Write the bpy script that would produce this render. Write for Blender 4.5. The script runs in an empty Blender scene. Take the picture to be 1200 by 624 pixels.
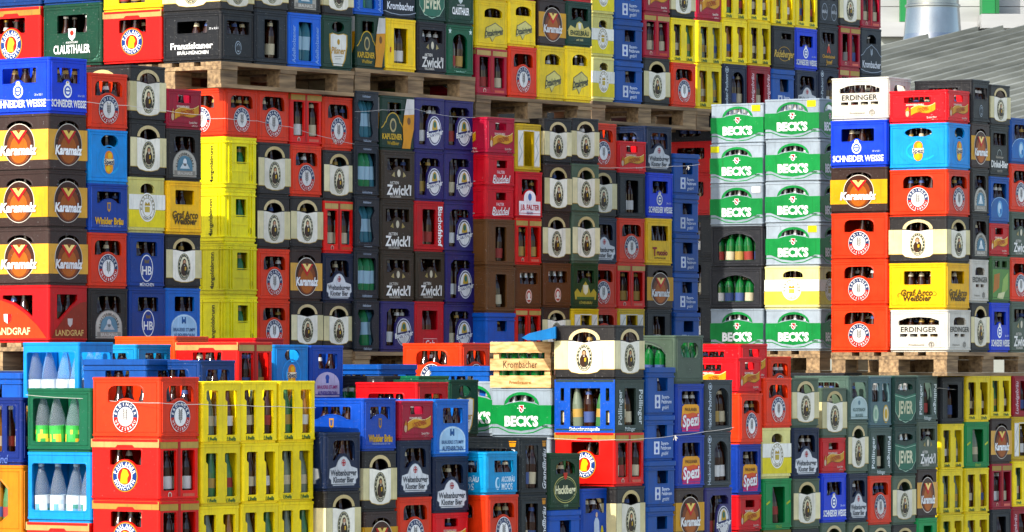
import bpy, math, random
from mathutils import Vector, Matrix
from mathutils.geometry import tessellate_polygon
random.seed(7)
SC = bpy.context.scene
COL = SC.collection

# ------------------------------------------------------------------ camera
F, CX, HY, EYE = 6000.0, 600.0, 440.0, 1.65       # long lens, horizon line, eye height
cd = bpy.data.cameras.new('camera'); cam = bpy.data.objects.new('camera', cd); COL.objects.link(cam)
cd.sensor_width = 36; cd.lens = 36 * F / 1200; cd.clip_start = 0.5; cd.clip_end = 5000
cam.location = (0, 0, EYE); cam.rotation_euler = (math.radians(90), 0, 0)
cd.shift_y = (HY - 312) / 1200
SC.camera = cam
# ------------------------------------------------------------------ sky and sun
SUN_EL, SUN_AZ = math.radians(36), math.radians(39)     # azimuth measured to the left of the camera's back
W = bpy.data.worlds.new('World'); SC.world = W; W.use_nodes = True
nt = W.node_tree; nt.nodes.clear()
sky = nt.nodes.new('ShaderNodeTexSky'); sky.sky_type = 'NISHITA'; sky.sun_disc = False
bg = nt.nodes.new('ShaderNodeBackground'); out = nt.nodes.new('ShaderNodeOutputWorld')
nt.links.new(sky.outputs[0], bg.inputs[0]); nt.links.new(bg.outputs[0], out.inputs[0])
bg.inputs[1].default_value = 0.15
sky.sun_elevation = SUN_EL; sky.air_density = 1.0; sky.dust_density = 1.6; sky.ozone_density = .8
sd = Vector((-math.sin(SUN_AZ) * math.cos(SUN_EL), -math.cos(SUN_AZ) * math.cos(SUN_EL), math.sin(SUN_EL)))
sky.sun_rotation = math.atan2(sd.x, sd.y)
sl = bpy.data.lights.new('sun', 'SUN'); sun = bpy.data.objects.new('sun', sl); COL.objects.link(sun)
sl.energy = 2.8; sl.angle = math.radians(0.5); sl.color = (1.0, 0.95, 0.87)
sun.rotation_euler = (-sd).to_track_quat('-Z', 'Y').to_euler()
sun.location = (0, 0, 20)
SC.view_settings.view_transform = 'Standard'; SC.view_settings.look = 'None'
SC.view_settings.gamma = 1; SC.view_settings.use_curve_mapping = False
SC.view_settings.exposure = 1.17

# ------------------------------------------------------------------ materials
def lin(h):
    h = h.lstrip('#'); v = [int(h[i:i + 2], 16) / 255 for i in (0, 2, 4)]
    return tuple(c / 12.92 if c <= .04045 else ((c + .055) / 1.055) ** 2.4 for c in v) + (1,)
MATS = {}
def plastic(hexc, rough=.42, kind='p'):
    """moulded or printed plastic: each crate a little faded, mottled and scuffed"""
    key = (hexc, rough, kind)
    if key in MATS: return MATS[key]
    m = bpy.data.materials.new('plastic_' + hexc.strip('#')); m.use_nodes = True
    N, L = m.node_tree.nodes, m.node_tree.links
    b = N['Principled BSDF']
    tc = N.new('ShaderNodeTexCoord'); oi = N.new('ShaderNodeObjectInfo')
    ad = N.new('ShaderNodeVectorMath'); ad.operation = 'ADD'
    cmb = N.new('ShaderNodeCombineXYZ')
    mu = N.new('ShaderNodeMath'); mu.operation = 'MULTIPLY'; mu.inputs[1].default_value = 37.0
    L.new(oi.outputs['Random'], mu.inputs[0])
    for i in range(3): L.new(mu.outputs[0], cmb.inputs[i])
    L.new(tc.outputs['Object'], ad.inputs[0]); L.new(cmb.outputs[0], ad.inputs[1])
    n1 = N.new('ShaderNodeTexNoise'); n1.inputs['Scale'].default_value = 9; n1.inputs['Detail'].default_value = 5; n1.inputs['Roughness'].default_value = .65
    L.new(ad.outputs[0], n1.inputs['Vector'])
    mp = N.new('ShaderNodeMapping'); mp.inputs['Scale'].default_value = (35, 35, 260)
    mp.inputs['Rotation'].default_value = (.3, .5, 0)
    L.new(ad.outputs[0], mp.inputs[0])
    n2 = N.new('ShaderNodeTexNoise'); n2.inputs['Scale'].default_value = 1; n2.inputs['Detail'].default_value = 3
    L.new(mp.outputs[0], n2.inputs['Vector'])
    c = lin(hexc)
    if max(c[:3]) < .09: c = tuple(v * .55 for v in c[:3]) + (1,)
    dust = tuple(.68 * c[i] + .32 * (.26, .24, .2)[i] for i in range(3)) + (1,)
    dark = tuple(.79 * c[i] for i in range(3)) + (1,)
    r1 = N.new('ShaderNodeValToRGB'); r1.color_ramp.elements[0].position = .35; r1.color_ramp.elements[1].position = .62
    r1.color_ramp.elements[0].color = dark; r1.color_ramp.elements[1].color = c
    L.new(n1.outputs['Fac'], r1.inputs[0])
    sc = N.new('ShaderNodeValToRGB'); sc.color_ramp.elements[0].position = .62; sc.color_ramp.elements[1].position = .78
    sc.color_ramp.elements[0].color = (0, 0, 0, 1); sc.color_ramp.elements[1].color = (.75, .75, .75, 1)
    L.new(n2.outputs['Fac'], sc.inputs[0])
    mx = N.new('ShaderNodeMixRGB'); mx.inputs['Color2'].default_value = dust
    L.new(sc.outputs[0], mx.inputs['Fac']); L.new(r1.outputs[0], mx.inputs['Color1'])
    mp3 = N.new('ShaderNodeMapping'); mp3.inputs['Scale'].default_value = (70, 70, 5); L.new(ad.outputs[0], mp3.inputs[0])
    n3 = N.new('ShaderNodeTexNoise'); n3.inputs['Scale'].default_value = 1; n3.inputs['Detail'].default_value = 4; L.new(mp3.outputs[0], n3.inputs['Vector'])
    r3 = N.new('ShaderNodeValToRGB'); r3.color_ramp.elements[0].position = .55; r3.color_ramp.elements[1].position = .75
    r3.color_ramp.elements[0].color = (0, 0, 0, 1); r3.color_ramp.elements[1].color = (.45, .45, .45, 1); L.new(n3.outputs['Fac'], r3.inputs[0])
    mg = N.new('ShaderNodeMixRGB'); mg.inputs['Color2'].default_value = tuple(.35 * c[i] + .03 * (1, .9, .75)[i] for i in range(3)) + (1,)
    L.new(r3.outputs[0], mg.inputs['Fac']); L.new(mx.outputs[0], mg.inputs['Color1'])
    n4 = N.new('ShaderNodeTexNoise'); n4.inputs['Scale'].default_value = 85; n4.inputs['Detail'].default_value = 2; L.new(ad.outputs[0], n4.inputs['Vector'])
    r4 = N.new('ShaderNodeValToRGB'); r4.color_ramp.elements[0].position = .69; r4.color_ramp.elements[1].position = .74
    r4.color_ramp.elements[0].color = (0, 0, 0, 1); r4.color_ramp.elements[1].color = (.6, .6, .6, 1); L.new(n4.outputs['Fac'], r4.inputs[0])
    m4 = N.new('ShaderNodeMixRGB'); m4.inputs['Color2'].default_value = tuple(.5 * c[i] + .16 for i in range(3)) + (1,)
    L.new(r4.outputs[0], m4.inputs['Fac']); L.new(mg.outputs[0], m4.inputs['Color1']); mx = m4
    hs = N.new('ShaderNodeHueSaturation')
    mr = N.new('ShaderNodeMapRange'); mr.inputs['To Min'].default_value = .84; mr.inputs['To Max'].default_value = 1.14
    L.new(oi.outputs['Random'], mr.inputs['Value']); L.new(mr.outputs[0], hs.inputs['Value'])
    mr2 = N.new('ShaderNodeMapRange'); mr2.inputs['To Min'].default_value = 1.22; mr2.inputs['To Max'].default_value = 1.04
    L.new(oi.outputs['Random'], mr2.inputs['Value']); L.new(mr2.outputs[0], hs.inputs['Saturation'])
    L.new(mx.outputs[0], hs.inputs['Color']); L.new(hs.outputs[0], b.inputs['Base Color'])
    rr = N.new('ShaderNodeMapRange'); rr.inputs['To Min'].default_value = rough - .1; rr.inputs['To Max'].default_value = rough + .18
    L.new(n1.outputs['Fac'], rr.inputs['Value']); L.new(rr.outputs[0], b.inputs['Roughness'])
    if kind == 'p':
        bp = N.new('ShaderNodeBump'); bp.inputs['Strength'].default_value = .12; bp.inputs['Distance'].default_value = .004
        L.new(n1.outputs['Fac'], bp.inputs['Height']); L.new(bp.outputs[0], b.inputs['Normal'])
    b.inputs['Specular IOR Level'].default_value = .25
    MATS[key] = m
    return m
def simple(name, col, rough=.4, metal=0, trans=0, ior=1.45, spec=.5, alpha=1):
    if name in MATS: return MATS[name]
    m = bpy.data.materials.new(name); m.use_nodes = True
    b = m.node_tree.nodes['Principled BSDF']
    b.inputs['Base Color'].default_value = lin(col); b.inputs['Roughness'].default_value = rough
    b.inputs['Metallic'].default_value = metal; b.inputs['Transmission Weight'].default_value = trans
    b.inputs['IOR'].default_value = ior; b.inputs['Specular IOR Level'].default_value = spec
    b.inputs['Alpha'].default_value = alpha
    MATS[name] = m
    return m
def noisy(name, c1, c2, scale=(6, 6, 6), rough=.8, metal=0, bump=.2, dist=.01, detail=6, coords='Object', rnd=0):
    if name in MATS: return MATS[name]
    m = bpy.data.materials.new(name); m.use_nodes = True
    N, L = m.node_tree.nodes, m.node_tree.links; b = N['Principled BSDF']
    tc = N.new('ShaderNodeTexCoord'); mp = N.new('ShaderNodeMapping'); mp.inputs['Scale'].default_value = scale
    L.new(tc.outputs[coords], mp.inputs[0])
    if rnd:
        oi = N.new('ShaderNodeObjectInfo'); cm = N.new('ShaderNodeCombineXYZ'); mu = N.new('ShaderNodeMath'); mu.operation = 'MULTIPLY'
        mu.inputs[1].default_value = 50; L.new(oi.outputs['Random'], mu.inputs[0])
        for i in range(3): L.new(mu.outputs[0], cm.inputs[i])
        L.new(cm.outputs[0], mp.inputs['Location'])
    n = N.new('ShaderNodeTexNoise'); n.inputs['Scale'].default_value = 1; n.inputs['Detail'].default_value = detail
    L.new(mp.outputs[0], n.inputs['Vector'])
    r = N.new('ShaderNodeValToRGB'); r.color_ramp.elements[0].position = .3; r.color_ramp.elements[1].position = .7
    r.color_ramp.elements[0].color = lin(c1); r.color_ramp.elements[1].color = lin(c2)
    L.new(n.outputs['Fac'], r.inputs[0])
    src = r.outputs[0]
    if rnd:
        hs = N.new('ShaderNodeHueSaturation'); mr = N.new('ShaderNodeMapRange'); mr.inputs['To Min'].default_value = 1 - rnd; mr.inputs['To Max'].default_value = 1 + rnd
        L.new(oi.outputs['Random'], mr.inputs['Value']); L.new(mr.outputs[0], hs.inputs['Value']); L.new(src, hs.inputs['Color']); src = hs.outputs[0]
    L.new(src, b.inputs['Base Color'])
    b.inputs['Roughness'].default_value = rough; b.inputs['Metallic'].default_value = metal
    bp = N.new('ShaderNodeBump'); bp.inputs['Strength'].default_value = bump; bp.inputs['Distance'].default_value = dist
    L.new(n.outputs['Fac'], bp.inputs['Height']); L.new(bp.outputs[0], b.inputs['Normal'])
    MATS[name] = m
    return m

# ------------------------------------------------------------------ mesh helpers
class MB:
    def __init__(s): s.v, s.f, s.m, s.mats = [], [], [], []
    def mi(s, mat):
        if mat not in s.mats: s.mats.append(mat)
        return s.mats.index(mat)
    def add(s, vs, fs, mat):
        o = len(s.v); k = s.mi(mat)
        s.v += [tuple(v) for v in vs]; s.f += [tuple(o + i for i in f) for f in fs]; s.m += [k] * len(fs)
    def box(s, a, b, mat):
        x0, y0, z0 = a; x1, y1, z1 = b
        s.add([(x0, y0, z0), (x1, y0, z0), (x1, y1, z0), (x0, y1, z0), (x0, y0, z1), (x1, y0, z1), (x1, y1, z1), (x0, y1, z1)],
              [(0, 3, 2, 1), (4, 5, 6, 7), (0, 1, 5, 4), (1, 2, 6, 5), (2, 3, 7, 6), (3, 0, 4, 7)], mat)
    def lathe(s, prof, n, mats, c=(0, 0, 0)):
        """prof: list of (r, z); mats: one material for each profile step"""
        for i in range(len(prof) - 1):
            (r0, z0), (r1, z1) = prof[i], prof[i + 1]
            vs = []; fs = []
            for k in range(n):
                a = 2 * math.pi * k / n
                vs += [(c[0] + r0 * math.cos(a), c[1] + r0 * math.sin(a), c[2] + z0), (c[0] + r1 * math.cos(a), c[1] + r1 * math.sin(a), c[2] + z1)]
            for k in range(n):
                j = (k + 1) % n
                fs.append((2 * k, 2 * j, 2 * j + 1, 2 * k + 1))
            s.add(vs, fs, mats[i] if isinstance(mats, (list, tuple)) else mats)
    def mesh(s, name, smooth=False):
        me = bpy.data.meshes.new(name); me.from_pydata(s.v, [], s.f)
        for m in s.mats: me.materials.append(m)
        me.polygons.foreach_set('material_index', s.m)
        if smooth: me.polygons.foreach_set('use_smooth', [True] * len(s.f))
        me.update()
        return me
def link(name, data, parent=None, loc=None, rotz=None):
    o = bpy.data.objects.new(name, data); COL.objects.link(o)
    if parent: o.parent = parent
    if loc is not None: o.location = loc
    if rotz is not None: o.rotation_euler = (0, 0, rotz)
    return o
def tag(o, label=None, cat=None, group=None, kind=None):
    if label: o['label'] = label
    if cat: o['category'] = cat
    if group: o['group'] = group
    if kind: o['kind'] = kind
    return o

# ------------------------------------------------------------------ text outlines
TXT = {}
def glyphs(s, bold=0.0):
    key = (s, bold)
    if key not in TXT:
        cu = bpy.data.curves.new('t', 'FONT'); cu.body = s; cu.fill_mode = 'FRONT'; cu.resolution_u = 2; cu.offset = bold
        ob = bpy.data.objects.new('t', cu); COL.objects.link(ob)
        dg = bpy.context.evaluated_depsgraph_get(); ev = ob.evaluated_get(dg); me = ev.to_mesh()
        vs = [(v.co.x, v.co.y) for v in me.vertices]; fs = [tuple(p.vertices) for p in me.polygons]
        # make every face wind the same way
        ff = []
        for f in fs:
            a = sum(vs[f[i]][0] * vs[f[(i + 1) % len(f)]][1] - vs[f[(i + 1) % len(f)]][0] * vs[f[i]][1] for i in range(len(f)))
            ff.append(f if a > 0 else f[::-1])
        x0 = min(v[0] for v in vs); x1 = max(v[0] for v in vs)
        ev.to_mesh_clear(); bpy.data.objects.remove(ob); bpy.data.curves.remove(cu)
        TXT[key] = ([(v[0] - x0, v[1]) for v in vs], ff, x1 - x0)
    return TXT[key]
CAP = .69
# ------------------------------------------------------------------ face canvas: holes and prints of one crate face
class Canvas:
    def __init__(s, Wd, H, side): s.W, s.H, s.side = Wd, H, side; s.holes = []; s.parts = {}; s.base = .0012; s.a = Wd / H; s.nt = 0
    def part(s, n):
        return s.parts.setdefault(n, MB())
    def hole(s, pts): s.holes.append([(max(.02, min(s.W - .02, x * s.W)), y * s.H) for x, y in pts])
    def tri(s, part, pts, fs, mat, layer):
        z = s.base + .0007 * layer
        s.part(part).add([(x, y, z) for x, y in pts], fs, plastic(mat, .4, 't') if isinstance(mat, str) else mat)
    def poly(s, part, pts, mat, layer=0):
        P = [(x * s.W, y * s.H) for x, y in pts]
        a = sum(P[i][0] * P[(i + 1) % len(P)][1] - P[(i + 1) % len(P)][0] * P[i][1] for i in range(len(P)))
        if a < 0: P.reverse()
        fs = tessellate_polygon([[Vector((x, y, 0)) for x, y in P]])
        out = []
        for f in fs:
            (ax, ay), (bx, by), (cx, cy) = (P[i] for i in f)
            out.append(tuple(f) if (bx - ax) * (cy - ay) - (by - ay) * (cx - ax) > 0 else tuple(f)[::-1])
        s.tri(part, P, out, mat, layer)
    def rect(s, part, x0, y0, x1, y1, mat, layer=0): s.poly(part, [(x0, y0), (x1, y0), (x1, y1), (x0, y1)], mat, layer)
    def ell(s, part, cx, cy, rx, ry, mat, layer=0, n=28, rot=0):
        """radii in units of the face height, so equal radii give a true circle"""
        c, t = math.cos(rot), math.sin(rot)
        P = []
        for k in range(n):
            u, v = rx * s.H * math.cos(2 * math.pi * k / n), ry * s.H * math.sin(2 * math.pi * k / n)
            P.append((cx * s.W + u * c - v * t, cy * s.H + u * t + v * c))
        s.tri(part, P, [tuple(range(n))], mat, layer)
    def ring(s, part, cx, cy, rx, ry, th, mat, layer=0, a0=0, a1=360, n=36):
        P = []; fs = []
        m = max(4, int(n * abs(a1 - a0) / 360))
        for k in range(m + 1):
            a = math.radians(a0 + (a1 - a0) * k / m); c, t = math.cos(a), math.sin(a)
            P += [(cx * s.W + rx * s.H * c, cy * s.H + ry * s.H * t), (cx * s.W + (rx - th) * s.H * c, cy * s.H + (ry - th) * s.H * t)]
        for k in range(m): fs.append((2 * k, 2 * k + 2, 2 * k + 3, 2 * k + 1))
        s.tri(part, P, fs, mat, layer)
    def line(s, part, pts, th, mat, layer=0):
        """stroke of thickness th (units of H) along points (fractions)"""
        P = [Vector((x * s.W, y * s.H)) for x, y in pts]; V = []; fs = []
        for i, p in enumerate(P):
            d = (P[min(i + 1, len(P) - 1)] - P[max(i - 1, 0)]).normalized(); n = Vector((-d.y, d.x)) * th * s.H / 2
            V += [tuple(p - n), tuple(p + n)]
        for i in range(len(P) - 1): fs.append((2 * i, 2 * i + 2, 2 * i + 3, 2 * i + 1))
        s.tri(part, V, fs, mat, layer)
    def text(s, t, cx, cy, h, mat, maxw=None, layer=2, bold=.02, shear=0, rot=0, fit=False, part=None):
        if part is None: s.nt += 1; part = 'lettering#%d' % s.nt
        vs, fs, w = glyphs(t, bold)
        sy = h * s.H / CAP; sx = sy
        lim = (maxw or 9) * (s.W if rot == 0 else s.H)
        if fit or w * sx > lim: sx = lim / w
        P = []
        c, k = math.cos(math.radians(rot)), math.sin(math.radians(rot))
        for x, y in vs:
            u = (x - w / 2) * sx + shear * (y - CAP / 2) * sy; v = (y - CAP / 2) * sy
            P.append((cx * s.W + u * c - v * k, cy * s.H + u * k + v * c))
        s.tri(part, P, fs, mat, layer)
    def arct(s, t, cx, cy, rx, ry, a0, a1, h, mat, layer=3, bold=.025, part=None):
        """letters on an arc from angle a0 to a1; a0 < a1 reads along the bottom, a0 > a1 over the top"""
        n = len(t); top = a0 > a1
        if part is None: s.nt += 1; part = 'lettering#%d' % s.nt
        for i, ch in enumerate(t):
            if ch == ' ': continue
            a = math.radians(a0 + (a1 - a0) * (i + .5) / n)
            vs, fs, w = glyphs(ch, bold); sy = h * s.H / CAP
            sx = min(sy, abs(math.radians(a1 - a0)) * rx * s.H / n * .8 / max(w, .3))
            r = a - math.pi / 2 if top else a + math.pi / 2
            c, k = math.cos(r), math.sin(r); ox, oy = cx * s.W + rx * s.H * math.cos(a), cy * s.H + ry * s.H * math.sin(a)
            P = []
            for x, y in vs:
                u, v = (x - w / 2) * sx, (y - CAP / 2) * sy
                P.append((ox + u * c - v * k, oy + u * k + v * c))
            s.tri(part, P, fs, mat, layer)
# hole outlines (fractions of the face)
def RR(x0, y0, x1, y1, r=.03, a=1.1):
    P = []
    for (cx, cy, s0) in ((x1 - r, y1 - r * a, 0), (x0 + r, y1 - r * a, 90), (x0 + r, y0 + r * a, 180), (x1 - r, y0 + r * a, 270)):
        for k in range(4):
            t = math.radians(s0 + 30 * k); P.append((cx + r * math.cos(t), cy + r * a * math.sin(t)))
    return P
def OVER(c, x0, x1, y0, y1, cx, cy, rx, ry, r=.08, gap=.02):
    """window whose lower edge rides over a round emblem (radii in units of H)"""
    P = []; n = 14
    for k in range(n + 1):
        x = x0 + (x1 - x0) * k / n; q = (x - cx) * c.a / (rx + gap)
        y = y0
        if abs(q) < 1: y = max(y0, cy + (ry + gap) * math.sqrt(1 - q * q))
        P.append((x, y))
    for s0, px in ((0, x1 - r), (90, x0 + r)):
        for k in range(4):
            t = math.radians(s0 + 30 * k); P.append((px + r * math.cos(t), y1 - r * 1.1 + r * 1.1 * math.sin(t)))
    return P
def ARCH(x0, x1, y0, y1, ym, n=12, dip=0):
    P = [(x0, y0), ((x0 + x1) / 2, y0 - dip), (x1, y0)] if dip else [(x0, y0), (x1, y0)]
    for k in range(n + 1):
        t = math.pi * k / n; P.append(((x0 + x1) / 2 + (x1 - x0) / 2 * math.cos(t), ym + (y1 - ym) * math.sin(t)))
    return P
def OV(cx, cy, rx, ry, n=18):
    return [(cx + rx * math.cos(2 * math.pi * k / n), cy + ry * math.sin(2 * math.pi * k / n)) for k in range(n)]

# ------------------------------------------------------------------ crate designs
WH, CR, BK, GO = '#f2f2ee', '#e6dcb4', '#1b1b1d', '#c59a3c'
T = {}
def design(name, col, look, short, h=.29, bottles='brown', **kw):
    def deco(fn):
        T[name] = dict(col=col, look=look, short=short, h=h, bottles=bottles, fn=fn, **kw); return fn
    return deco
def wheat(c, cx, cy, s, mat, layer=4):
    c.line('emblem', [(cx, cy - s), (cx, cy + s)], .012, mat, layer)
    for k in range(5):
        y = cy - s * .55 + k * s * .36
        for d in (-1, 1): c.ell('emblem', cx + d * .03 / c.a, y + .02, .012, .03, mat, layer, 8, -d * .6)
def monk(c, cx, cy, rx, ry):
    """dark oval medallion with a robed figure"""
    c.ell('emblem', cx, cy, rx, ry, '#1d2a22', 2)
    c.ring('emblem', cx, cy, rx - .012, ry - .012, .008, '#d8cfa0', 3)
    c.arct('FRANZISKANER', cx, cy, rx - .035, ry - .035, 205, -25, .032, '#e8e2c8', 4)
    c.arct('WEISSBIER', cx, cy, rx - .035, ry - .035, 222, 318, .03, '#e8e2c8', 4)
    c.ell('emblem', cx, cy, rx - .06, ry - .062, '#e9dfba', 4)
    c.poly('emblem', [(cx - .095 / c.a, cy - .12), (cx - .04 / c.a, cy - .17), (cx + .04 / c.a, cy - .17), (cx + .095 / c.a, cy - .12), (cx + .1 / c.a, cy - .02), (cx + .06 / c.a, cy + .05), (cx - .06 / c.a, cy + .05), (cx - .1 / c.a, cy - .02)], '#4a2e1c', 5)
    c.ell('emblem', cx, cy + .085, .052, .066, '#3c2818', 5, 14); c.ell('emblem', cx, cy + .08, .036, .046, '#c99a78', 6, 12)
    c.poly('emblem', [(cx + .02 / c.a, cy - .15), (cx + .07 / c.a, cy - .12), (cx + .08 / c.a, cy - .03), (cx + .04 / c.a, cy - .06)], '#2c3c2c', 6)
    c.poly('emblem', [(cx - .03 / c.a, cy + .065), (cx + .03 / c.a, cy + .065), (cx + .012 / c.a, cy + .02), (cx - .012 / c.a, cy + .02)], '#e6dcc8', 6)
    c.rect('emblem', cx + .005 / c.a, cy - .07, cx + .05 / c.a, cy + .0, '#c8a24a', 6)

@design('ERD', '#dd3510', 'orange-red crate with round wheat-ear emblem', 'orange-red')
def _(c):
    cx, cy, r = .5, .36, .27
    c.hole(OVER(c, .16 if not c.side else .24, .84 if not c.side else .76, .6, .86, cx, cy, r, r, .1, .03))
    c.ell('emblem', cx, cy, r, r, '#b32a18', 0); c.ell('emblem', cx, cy, r - .014, r - .014, WH, 1)
    c.ring('emblem', cx, cy, r - .025, r - .025, .088, '#2c3a5c', 2, -4, 184); c.ring('emblem', cx, cy, r - .025, r - .025, .088, '#b5241c', 2, 184, 356)
    c.arct('ERDINGER', cx, cy, r - .068, r - .068, 176, 4, .052, WH, 3, .012); c.arct('WEISSBRÄU', cx, cy, r - .068, r - .068, 194, 346, .046, WH, 3, .01)
    c.ell('emblem', cx, cy, r - .118, r - .118, '#eceae4', 3); wheat(c, cx, cy, .1, '#6f6c68')
@design('PAUL', '#dc120a', 'red crate with gold rim and round head emblem', 'gold-rimmed red')
def _(c):
    if c.side:
        c.poly('rim_band', [(.0, .865), (.36, .865), (.39, .905), (.61, .905), (.64, .865), (1, .865), (1, 1), (0, 1)], '#a98a56', 0)
        cx, cy, r = .5, .4, .255
        c.hole(OVER(c, .28, .74, .58, .83, cx, cy, r, r, .02, .02))
        c.ell('emblem', cx, cy, r, r, GO, 0); c.ell('emblem', cx, cy, r - .014, r - .014, '#1d3a78', 1)
        c.arct('PAULANER', cx, cy, r - .058, r - .058, 172, 8, .06, WH, 3); c.arct('MÜNCHEN', cx, cy, r - .058, r - .058, 196, 344, .055, WH, 3)
        c.ell('emblem', cx, cy, r - .1, r - .1, WH, 2); c.ell('emblem', cx, cy, r - .115, r - .115, '#cc2418', 3)
        c.poly('emblem', [(cx - .09 / c.a, cy - .12), (cx + .06 / c.a, cy - .12), (cx + .06 / c.a, cy - .03), (cx + .09 / c.a, cy + .02), (cx + .05 / c.a, cy + .1), (cx - .03 / c.a, cy + .12), (cx - .07 / c.a, cy + .03)], '#e2b23c', 4)
    else:
        for x0, x1 in ((.1, .42), (.57, .89)): c.hole(RR(x0, .17, x1, .82, .02))
        c.rect('rim_band#1', .02, .85, .46, 1, '#b6985a', 0); c.rect('rim_band#2', .53, .85, .98, 1, '#b6985a', 0)
        c.rect('centre_post', .465, .06, .525, .995, '#b5140f', 1)
        c.ell('emblem', .26, .1, .05, .05, '#d8b9a8', 1, 14); c.ell('emblem', .26, .1, .033, .033, '#9c2a20', 2, 12)
        c.rect('lettering', .58, .07, .88, .12, '#d06a58', 1)
@design('PAUC', '#a3122e', 'crimson crate with twin tall windows and tan rim', 'twin-window crimson')
def _(c):
    T['PAUL']['fn'](c)
@design('KARA', '#47332d', 'brown crate with yellow band and red chevron emblem', 'chevron')
def _(c):
    cx, cy, r = .5, .47, .36
    c.hole(ARCH(.22 if not c.side else .28, .78 if not c.side else .72, .755, .89, .76, dip=-.05))
    c.rect('band', .0, .2, 1, .73, '#d8a654', 0)
    c.ell('emblem', cx, cy, r + .008, r + .008, '#d9cfc0', 1, 40); c.ell('emblem', cx, cy, r - .006, r - .006, '#4e2616', 2, 40)
    c.ell('emblem', cx, cy - .04, r * .8, r * .84, '#7a3a16', 3, 32); c.ell('emblem', cx, cy - .08, r * .58, r * .66, '#a85a1c', 4, 32)
    w = .2 / c.a
    c.poly('emblem', [(cx - w, .71), (cx - w * .6, .71), (cx, .58), (cx + w * .6, .71), (cx + w, .71), (cx, .475)], '#c4161c', 6)
    c.poly('emblem', [(cx - w * .74, .715), (cx - w * .26, .715), (cx, .655), (cx + w * .26, .715), (cx + w * .74, .715), (cx, .56)], '#f6d884', 7)
    c.text('Karamalz', cx, .375, .15, WH, .68 if not c.side else .62, 8, .045, .15, 0, True)
@design('SCHN', '#0f3ccc', 'blue crate with white crest and bold white lettering', 'white-lettered blue')
def _(c):
    x0, x1 = (.2, .78)
    cx = .47
    c.hole(OVER(c, x0, x1, .55, .82, cx, .43, .12, .17, .02, .015))
    c.ell('emblem', cx, .41, .115, .125, WH, 0); c.ell('emblem', cx, .41, .085, .09, '#3a5cc0', 1, 20); c.ell('emblem', cx, .41, .055, .06, WH, 2, 16)
    c.rect('emblem', cx - .05 / c.a, .4, cx + .05 / c.a, .425, '#28469c', 3)
    c.ell('emblem', cx, .545, .05, .045, WH, 1, 14); c.ell('emblem', cx, .565, .02, .02, GO, 2, 10)
    c.text('SCHNEIDER WEISSE', .5, .185, .125, WH, .9, 2, .03, 0, 0, True)
    c.text('20 x 0,5 l', .82, .335, .035, '#c8d0e8', .2)
@design('LAND', '#c01418', 'red crate with slanted orange panel and small shield', 'slant-panel red')
def _(c):
    if c.side:
        c.poly('panel', [(0, .06), (.97, .06), (.8, .3), (.6, .5), (.38, .66), (.18, .74), (0, .78)], '#d2401f', 0)
        c.hole([(.2, .83), (.2, .77), (.4, .7), (.62, .54), (.72, .44), (.72, .83)])
        c.poly('emblem', [(.22, .5), (.36, .5), (.35, .38), (.29, .33), (.23, .38)], WH, 1); c.poly('emblem', [(.29, .5), (.36, .5), (.35, .38), (.29, .33)], '#b8201c', 2)
        c.text('LANDGRAF', .36, .2, .12, '#ecd9a8', .66, 2)
    else:
        c.poly('panel', [(.05, .06), (.96, .06), (.96, .72), (.8, .7), (.6, .6), (.35, .4), (.15, .2)], '#8e3220', 0)
        c.hole([(.2, .84), (.2, .42), (.26, .4), (.42, .52), (.6, .66), (.72, .74), (.72, .84)])
        c.poly('emblem', [(.47, .42), (.6, .42), (.59, .32), (.535, .27), (.48, .32)], '#d8d0c8', 1)
        c.text('LANDGRAF', .52, .17, .1, '#d8b878', .74, 2)
def franz(c):
    s = c.side; x0, x1 = (.26, .74) if not s else (.3, .7)
    c.hole(ARCH(x0, x1, .71, .875, .73, dip=.03))
    cr = '#ded3a6'
    e = .075 if not s else .06
    for q in (0, 1):                                    # side pieces of the wrap-round label
        a, b = ((.0, x0 - e) if q == 0 else (x1 + e, 1))
        c.rect('label_panel#%d' % q, a, .19, b, .715, cr, 0)
    n = 14; P = []
    for k in range(n + 1):
        t = math.pi * k / n; P.append(((x0 + x1) / 2 + ((x1 - x0) / 2 + e) * math.cos(t), .73 + .205 * math.sin(t)))
    Q = []
    for k in range(n, -1, -1):
        t = math.pi * k / n; Q.append(((x0 + x1) / 2 + (x1 - x0) / 2 * math.cos(t), .73 + .145 * math.sin(t)))
    c.poly('label_hood', P + Q, '#cdb98a', 1)
    B = [(x0 - e, .2), (x0 - e * .2, .145), (.5 - .08, .115), (.5 + .08, .115), (x1 + e * .2, .145), (x1 + e, .2), (x1 + e, .71), (x1, .71), (.5, .675), (x0, .71), (x0 - e, .71)]
    c.poly('label_panel', B, '#efe9d6', 1)
    c.line('label_edge', [(0, .19), (x0 - e, .19), (x0 - e * .2, .14), (.42, .11), (.58, .11), (x1 + e * .2, .14), (x1 + e, .19), (1, .19)], .012, '#b89a58', 2)
    monk(c, .5, .4, .185, .25)
@design('FRZ', '#2d2a29', 'dark crate with cream label and oval monk medallion', 'monk-label')
def _(c): franz(c)
@design('FRZB', '#3e2a22', 'brown crate with cream label and oval monk medallion', 'brown monk-label')
def _(c): franz(c)
@design('FRZG', '#4a5a48', 'green-black crate with cream label and oval monk medallion', 'green monk-label')  # base colour paled to stand in for haze at the lower right
def _(c): franz(c)
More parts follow.
